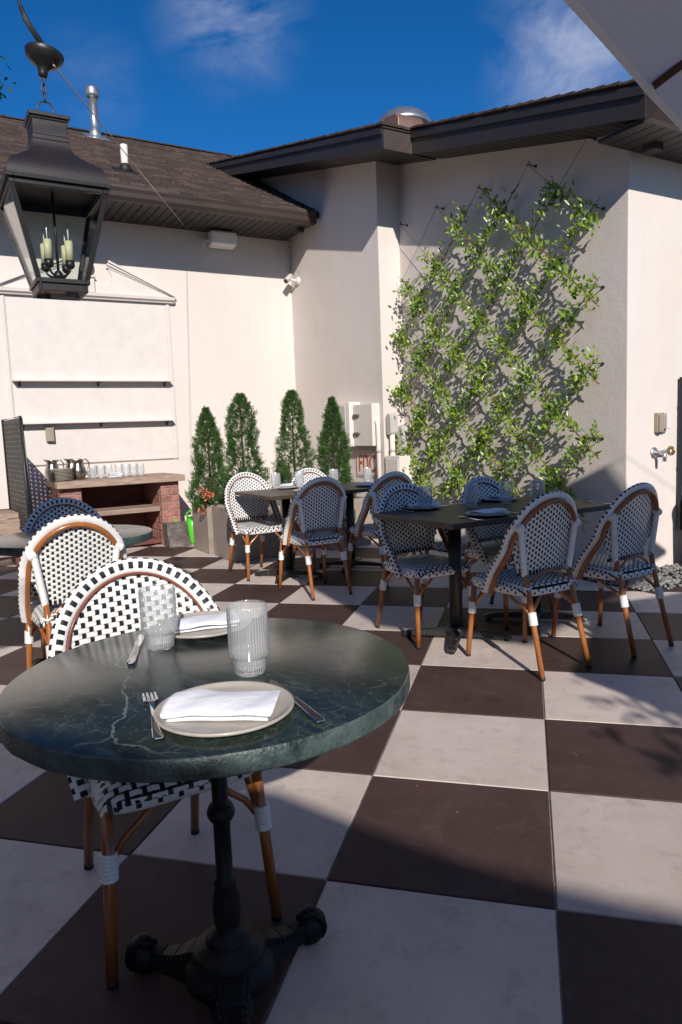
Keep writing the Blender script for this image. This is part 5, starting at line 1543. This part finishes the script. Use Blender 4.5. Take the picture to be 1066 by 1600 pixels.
# candelabra
b = MB(); b.tube([(0, 0, ZB + .045), (0, 0, ZT + .05)], .0055, 8); b.lathe([(0, ZB + .03), (.016, ZB + .036), (.02, ZB + .05), (.012, ZB + .065), (0, ZB + .07)], 12); b.build('stem', 'bronze', lan)
for k in range(4):
    a = PI / 4 + k * PI / 2; c, s_ = math.cos(a), math.sin(a)
    b = MB(); arm = []
    for q in range(9):
        ph = PI * q / 8; r = .028 - .028 * math.cos(ph); arm.append((c * r, s_ * r, ZB + .05 - .016 * math.sin(ph) + .022 * q / 8))
    b.tube(arm, .0045, 7); ar = b.build('candle_arm', 'bronze', lan)
    bx_, by_, bz_ = c * .056, s_ * .056, ZB + .07
    b = MB(); b.lathe([(0, -.004), (.010, 0), (.018, .008), (.018, .03), (0, .03)], 12, c=(bx_, by_, bz_)); b.build('socket', 'bronze', ar)
    b = MB(); b.lathe([(0, .0305), (.0155, .0305), (.0155, .105), (.012, .106), (0, .106)], 14, c=(bx_, by_, bz_)); b.build('candle_sleeve', 'candle', ar)
    b = MB(); b.lathe([(.007, .1065), (.013, .12), (.0148, .134), (.0115, .153), (.0055, .172), (.001, .188)], 12, c=(bx_, by_, bz_)); bu = b.build('bulb', 'bulb', ar)
    b = MB(); b.tube([(bx_ - .003, by_, bz_ + .1065), (bx_ - .004, by_, bz_ + .15), (bx_ + .004, by_, bz_ + .15), (bx_ + .004, by_, bz_ + .1065)], .0018, 5); b.build('filament', 'white_plastic', ar)
# ring, chain, canopy cup, cable
ztop = zc + .098
b = MB(); b.lathe([(0, ztop + .018), (.012, ztop + .016), (.019, ztop + .008), (.02, ztop + .001)], 14); b.build('finial', 'bronze', lan)
b = MB(); b.tube([(0, .031 * math.cos(2 * PI * k / 20), ztop + .038 + .031 * math.sin(2 * PI * k / 20)) for k in range(20)], .0035, 6, closed=True); b.build('ring', 'bronze', lan)
for k in range(3):
    b = MB(); zz = ztop + .085 + k * .03
    pts = []
    for q in range(16):
        a = 2 * PI * q / 16; u = .009 * math.cos(a); v = .02 * math.sin(a)
        pts.append((u if k % 2 == 0 else 0, 0 if k % 2 == 0 else u, zz + v))
    b.tube(pts, .003, 6, closed=True); b.build('chain_link', 'bronze', lan)
zc2 = ztop + .165
ax = Matrix.Rotation(R(-9), 3, 'X')
b = MB(); b.lathe([(0, -.01), (.014, -.008), (.018, .004), (.018, .018), (.026, .03), (.05, .045), (.068, .065), (.072, .082), (.07, .086), (0, .086)], 24, c=(0, 0, zc2), axis=ax); cup = b.build('canopy_cup', 'powder', lan)
b = MB(); b.lathe([(0, .0865), (.05, .0865), (.05, .097), (.03, .105), (0, .105)], 18, c=(0, 0, zc2), axis=ax); b.build('blue_cap', 'blue', cup)
b = MB(); b.tube([(0, .006, zc2 + .1), (.0, -.05, zc2 + .19), (.0, -.075, zc2 + .30), (0, -.13, zc2 + .5), (0, -.3, zc2 + 1.0)], .006, 7); b.tube([(0, .02, zc2 + .1), (0, -.04, zc2 + .185), (0, -.06, zc2 + .235)], .009, 7); b.build('hanging_strap', 'rubber', cup)
# guy wire to the soffit
gw = thing('guy_wire', 'thin bright guy wire running from the lantern cup to the soffit', 'wire')
b = MB(); p0, p1 = W(-1.42, -.80, (zc2 + .03) * .857 + .27), W(-7.50, 1.72, 3.793); b.tube([p0, p1], .0028, 5); b.build('wire', 'wire_light', gw)
b = MB(); b.tube([(p1[0], p1[1], 3.80), (p1[0], p1[1], 3.775)], .012, 8); b.build('hook', 'wire', gw)

# ================================================================== BRICK CONSOLE AND THINGS ON IT
con = thing('brick_console', 'old brick console with weathered plank top against the sunlit wall', 'console', rz=A45)
def brick_pier(s0, s1, t0, t1, z1):
    m = MB(); m.box(t0 + .006, t1 - .006, s0 + .006, s1 - .006, .0, z1); pier = m.build('pier', 'mortar', con)
    rs = random.Random(int(s0 * 100) + 5)
    h, gap = .066, .010; n = int((z1 + gap) / (h + gap)); h = (z1 - gap * (n - 1)) / n
    proto = {}
    for i in range(n):
        z = i * (h + gap)
        # front course (toward +t), split with running bond; sides show headers
        L = s1 - s0
        cuts = [0, L * .62, L] if i % 2 == 0 else [0, L * .38, L]
        for a_, b_ in zip(cuts[:-1], cuts[1:]):
            bb = MB(); bb.box(-.055, .0, 0, b_ - a_ - .008, 0, h)
            o = bb.build('brick', 'brick', pier, loc=(t1 + rs.uniform(-.003, .004), s0 + a_ + .004, z), bevel=.005, bseg=1)
        Lt = t1 - t0 - .06; m_ = 3
        off = .5 if i % 2 else 0
        xs = [0] + [Lt * (q + off) / m_ for q in range(1 if not off else 0, m_ + 1) if 0.02 < Lt * (q + off) / m_ < Lt] + [Lt]
        for side in (0, 1):
            for a_, b_ in zip(xs[:-1], xs[1:]):
                key = (round(b_ - a_, 3), side)
                if key not in proto:
                    bb = MB(); bb.box(0, b_ - a_ - .009, 0, .05, 0, h); o = bb.build('brick', 'brick', pier, bevel=.005, bseg=1); proto[key] = o
                else:
                    o = proto[key].copy(); COL.objects.link(o)
                o.location = (t0 + a_ + .004, (s0 - .001 if side == 0 else s1 - .049) + rs.uniform(-.003, .003), z)
brick_pier(1.02, 1.24, -7.62, -6.86, .735)
brick_pier(-.06, .16, -7.62, -6.86, .735)
for k, (ta, tb) in enumerate(((-7.62, -7.345), (-7.34, -7.06), (-7.055, -6.77))):
    b = MB(); b.box(ta, tb, -.10, 1.29, .737, .805 + .002 * k); b.build('plank', 'old_wood', con, bevel=.006)
for k, (ta, tb) in enumerate(((-7.5, -7.2), (-7.195, -6.9))):
    b = MB(); b.box(ta, tb, .165, 1.015, .40, .455); b.build('plank', 'old_wood', con, bevel=.006)
b = MB(); b.box(-7.62, -7.58, .165, 1.015, .05, .735); b.build('back_board', 'red_wood', con)
b = MB(); b.box(-7.5, -6.95, .165, 1.015, .02, .075); b.build('plank', 'red_wood', con, bevel=.006)
CT = .809
def plate_stack():
    for k in range(9):
        b = MB(); b.lathe([(0, .001), (.08, .001), (.12, .008), (.135, .013), (.135, .0155), (.118, .0125), (.08, .006), (0, .005)], 32)
        o = b.build('side_plate', 'stoneware', None, loc=W(-7.08 + random.uniform(-.004, .004), -.005 + random.uniform(-.004, .004), CT + .002 + k * .0145))
        tag(o, ('topmost' if k == 8 else 'lowest' if k == 0 else ['', 'second', 'third', 'fourth', 'fifth', 'sixth', 'seventh', 'eighth'][k]) + ' plate from the bottom of the pale stack on the console' if 0 < k < 8 else ('topmost plate of the pale stack on the brick console' if k == 8 else 'lowest plate of the pale stack on the brick console'), 'plate', 'stacked side plates')
plate_stack()
def pitcher(label, t, s, rz):
    o = thing('metal_pitcher', label, 'pitcher', W(t, s, CT + .002), A45 + rz, 'metal water pitchers')
    b = MB()
    prof = [(0, .002), (.055, .002), (.062, .01), (.078, .05), (.082, .09), (.074, .13), (.058, .165), (.052, .19), (.058, .215), (.062, .225), (.058, .224), (.05, .205), (.048, .18), (0, .18)]
    n = 28; vs = []; fs = []
    for (r, z) in prof:
        for k in range(n):
            a = 2 * PI * k / n; rr = r
            if z > .185 and r > .03:
                rr += .035 * max(0, math.cos(a)) ** 6 * (z - .185) / .04; z_ = z + .012 * max(0, math.cos(a)) ** 4
            else: z_ = z
            vs.append((rr * math.cos(a), rr * math.sin(a), z_))
    for i in range(len(prof) - 1):
        for k in range(n):
            l = (k + 1) % n; fs.append((i * n + k, i * n + l, (i + 1) * n + l, (i + 1) * n + k))
    b.add(vs, fs, 0, True); b.build('vessel', 'pewter', o)
    b = MB(); b.tube([(-.054, 0, .21), (-.085, 0, .225), (-.118, 0, .19), (-.122, 0, .14), (-.108, 0, .09), (-.075, 0, .06)], .0075, 8); b.build('handle', 'pewter', o)
pitcher('left metal pitcher behind the plate stack on the brick console', -7.30, -.055, R(-90))
pitcher('right metal pitcher behind the plate stack on the brick console', -7.32, .16, R(-95))
pitcher('metal pitcher with a round handle right of the plate stack', -7.12, .19, R(-80))
for k in (0, 1, 2, 3, 6, 7, 8, 9):
    i, j = (k % 3, k // 3) if k < 6 else ((k - 6) % 5, (k - 6) // 5)
    ss = (.33 + i * .085) if k < 6 else (.86 - i * .083)
    nth = ['first', 'second', 'third', 'fourth', 'fifth'][i if k < 6 else 4 - i]
    lab = f'{nth} tumbler from the left in the {"front" if j == 0 else "back"} row beside the pitchers on the console' if k < 6 else f'{nth} tumbler from the left at the right end of the console'
    gq = clone(gl0, lab, W(-7.05 - j * .09, ss, CT + .003), random.random(), 'spare tumblers, left cluster' if k < 6 else 'spare tumblers, right cluster')
for k in range(3):
    make_napkin(['lowest', 'middle', 'topmost'][k] + ' folded napkin lying between the tumblers on the console', 40 + k, W(-7.0, .56, CT + .003 + k * .018), A45 + R(80 + 8 * k), .9)
# block, watering can
o = thing('stone_block', 'rough grey stone block at the foot of the brick console', 'block', W(-6.72, 1.13, 0), A45)
b = MB(); n = 6; vs = []
rs = random.Random(2)
b.hexa([(-.11, -.115, .002), (.11, -.125, .002), (.12, .13, .002), (-.11, .12, .002), (-.10, -.125, .27), (.09, -.13, .265), (.10, .105, .275), (-.10, .11, .27)])
bo = b.build('block_body', 'stone', o)
sb = bo.modifiers.new('sub', 'SUBSURF'); sb.subdivision_type = 'SIMPLE'; sb.levels = 4; sb.render_levels = 4
tx = bpy.data.textures.new('rough', 'CLOUDS'); tx.noise_scale = .08
dm = bo.modifiers.new('rough', 'DISPLACE'); dm.texture = tx; dm.strength = .02; dm.mid_level = .5
o = thing('watering_can', 'lime green plastic watering can between the console and the planters', 'watering can', W(-6.80, 1.36, 0), A45)
b = MB(); b.lathe([(0, .002), (.09, .002), (.10, .02), (.098, .2), (.085, .26), (.06, .30), (.055, .31), (.05, .3), (.078, .25), (0, .24)], 24); b.build('tank', 'green', o)
b = MB(); b.tube([(.0, -.06, .29), (.02, -.075, .36), (.02, .0, .40), (.0, .075, .36), (0, .095, .25), (0, .097, .15)], .012, 8); b.build('handle', 'green', o)
b = MB(); b.tube([(0, -.095, .06), (0, -.16, .16), (0, -.21, .30)], [.022, .016, .013], 10); b.build('spout', 'green', o)
# black perforated folding screen at the left edge
o = thing('perforated_screen', 'tall black perforated metal screen at the left edge before the console', 'screen', W(-6.52, -.50, 0), A45)
def perf(b, f, nu, nv, hole, sk=False):
    """sheet with real holes: f(u, v) -> point; a margin quad ring round every hole"""
    for i in range(nu):
        for j in range(nv):
            u0, u1, v0, v1 = i / nu, (i + 1) / nu, j / nv, (j + 1) / nv
            mu, mv = (u1 - u0) * (1 - hole) / 2, (v1 - v0) * (1 - hole) / 2
            O = [f(u0, v0), f(u1, v0), f(u1, v1), f(u0, v1)]; I = [f(u0 + mu, v0 + mv), f(u1 - mu, v0 + mv), f(u1 - mu, v1 - mv), f(u0 + mu, v1 - mv)]
            b.add(O + I, [(0, 1, 5, 4), (1, 2, 6, 5), (2, 3, 7, 6), (3, 0, 4, 7)])
b = MB(); perf(b, lambda u, v: (-.40 + .95 * u + .10 * (1 - v) * 0, -.05 + .06 * u, .42 + 1.05 * v + .0 * u), 9, 22, .3); p_ = b.build('perforated_panel', 'rubber', o)
so = p_.modifiers.new('t', 'SOLIDIFY'); so.thickness = .004
for k in range(7):
    f = k / 6; b = MB(); b.tube([(.56, .02 + .03 * f, .12), (.555, .012 + .012 * f, 1.47)], .006, 6); b.build('slat', 'powder', o)
b = MB(); b.tube([(-.41, -.052, .0), (-.41, -.052, 1.48), (.555, .012, 1.48), (.57, .065, .0)], .012, 8); b.tube([(.555, .012, .0), (.555, .012, 1.48)], .012, 8); b.tube([(-.41, -.052, .40), (.555, .012, .40)], .012, 8); b.build('frame', 'powder', o)
# low wooden step / bench at the left edge
o = thing('plank_bench', 'low bench of weathered reddish planks at the left edge beside the console', 'bench', W(-6.55, -.72, 0), A45)
for k in range(3):
    b = MB(); b.box(-.55 + k * .20, -.355 + k * .20, -.8, .26, .50, .55); b.build('plank', ['red_wood', 'old_wood', 'old_wood'][k], o, bevel=.005)
b = MB(); b.box(.04, .08, -.8, .26, .33, .497); b.build('apron', 'old_wood', o, bevel=.005)
b = MB(); b.box(.03, .07, -.8, .26, .12, .30); b.build('apron', 'concrete', o, bevel=.005)
for s_ in (-.6, .14):
    b = MB(); b.box(-.5, .029, s_, s_ + .1, .003, .4999); b.build('leg', 'red_wood', o, bevel=.005)

# ================================================================== LITTER
rs = random.Random(77)
lit = thing('fallen_petals', 'tiny orange petals and crumbs scattered on the floor', 'petals')
b = MB()
for (x, y) in ((.0, .10), (-.30, .42), (-.62, .06), (.36, -.30), (-.80, .36), (-.05, 1.42), (.1, .9), (-.44, .55)):
    for q in range(rs.choice([1, 2])):
        leaf(b, Vector((x + rs.uniform(-.01, .01), y + rs.uniform(-.01, .01), .003)), Vector((rs.uniform(-1, 1), rs.uniform(-1, 1), .1)).normalized(), Vector((0, 0, 1)), .009, .006)
b.build('petal', 'petal', lit, kind='stuff')
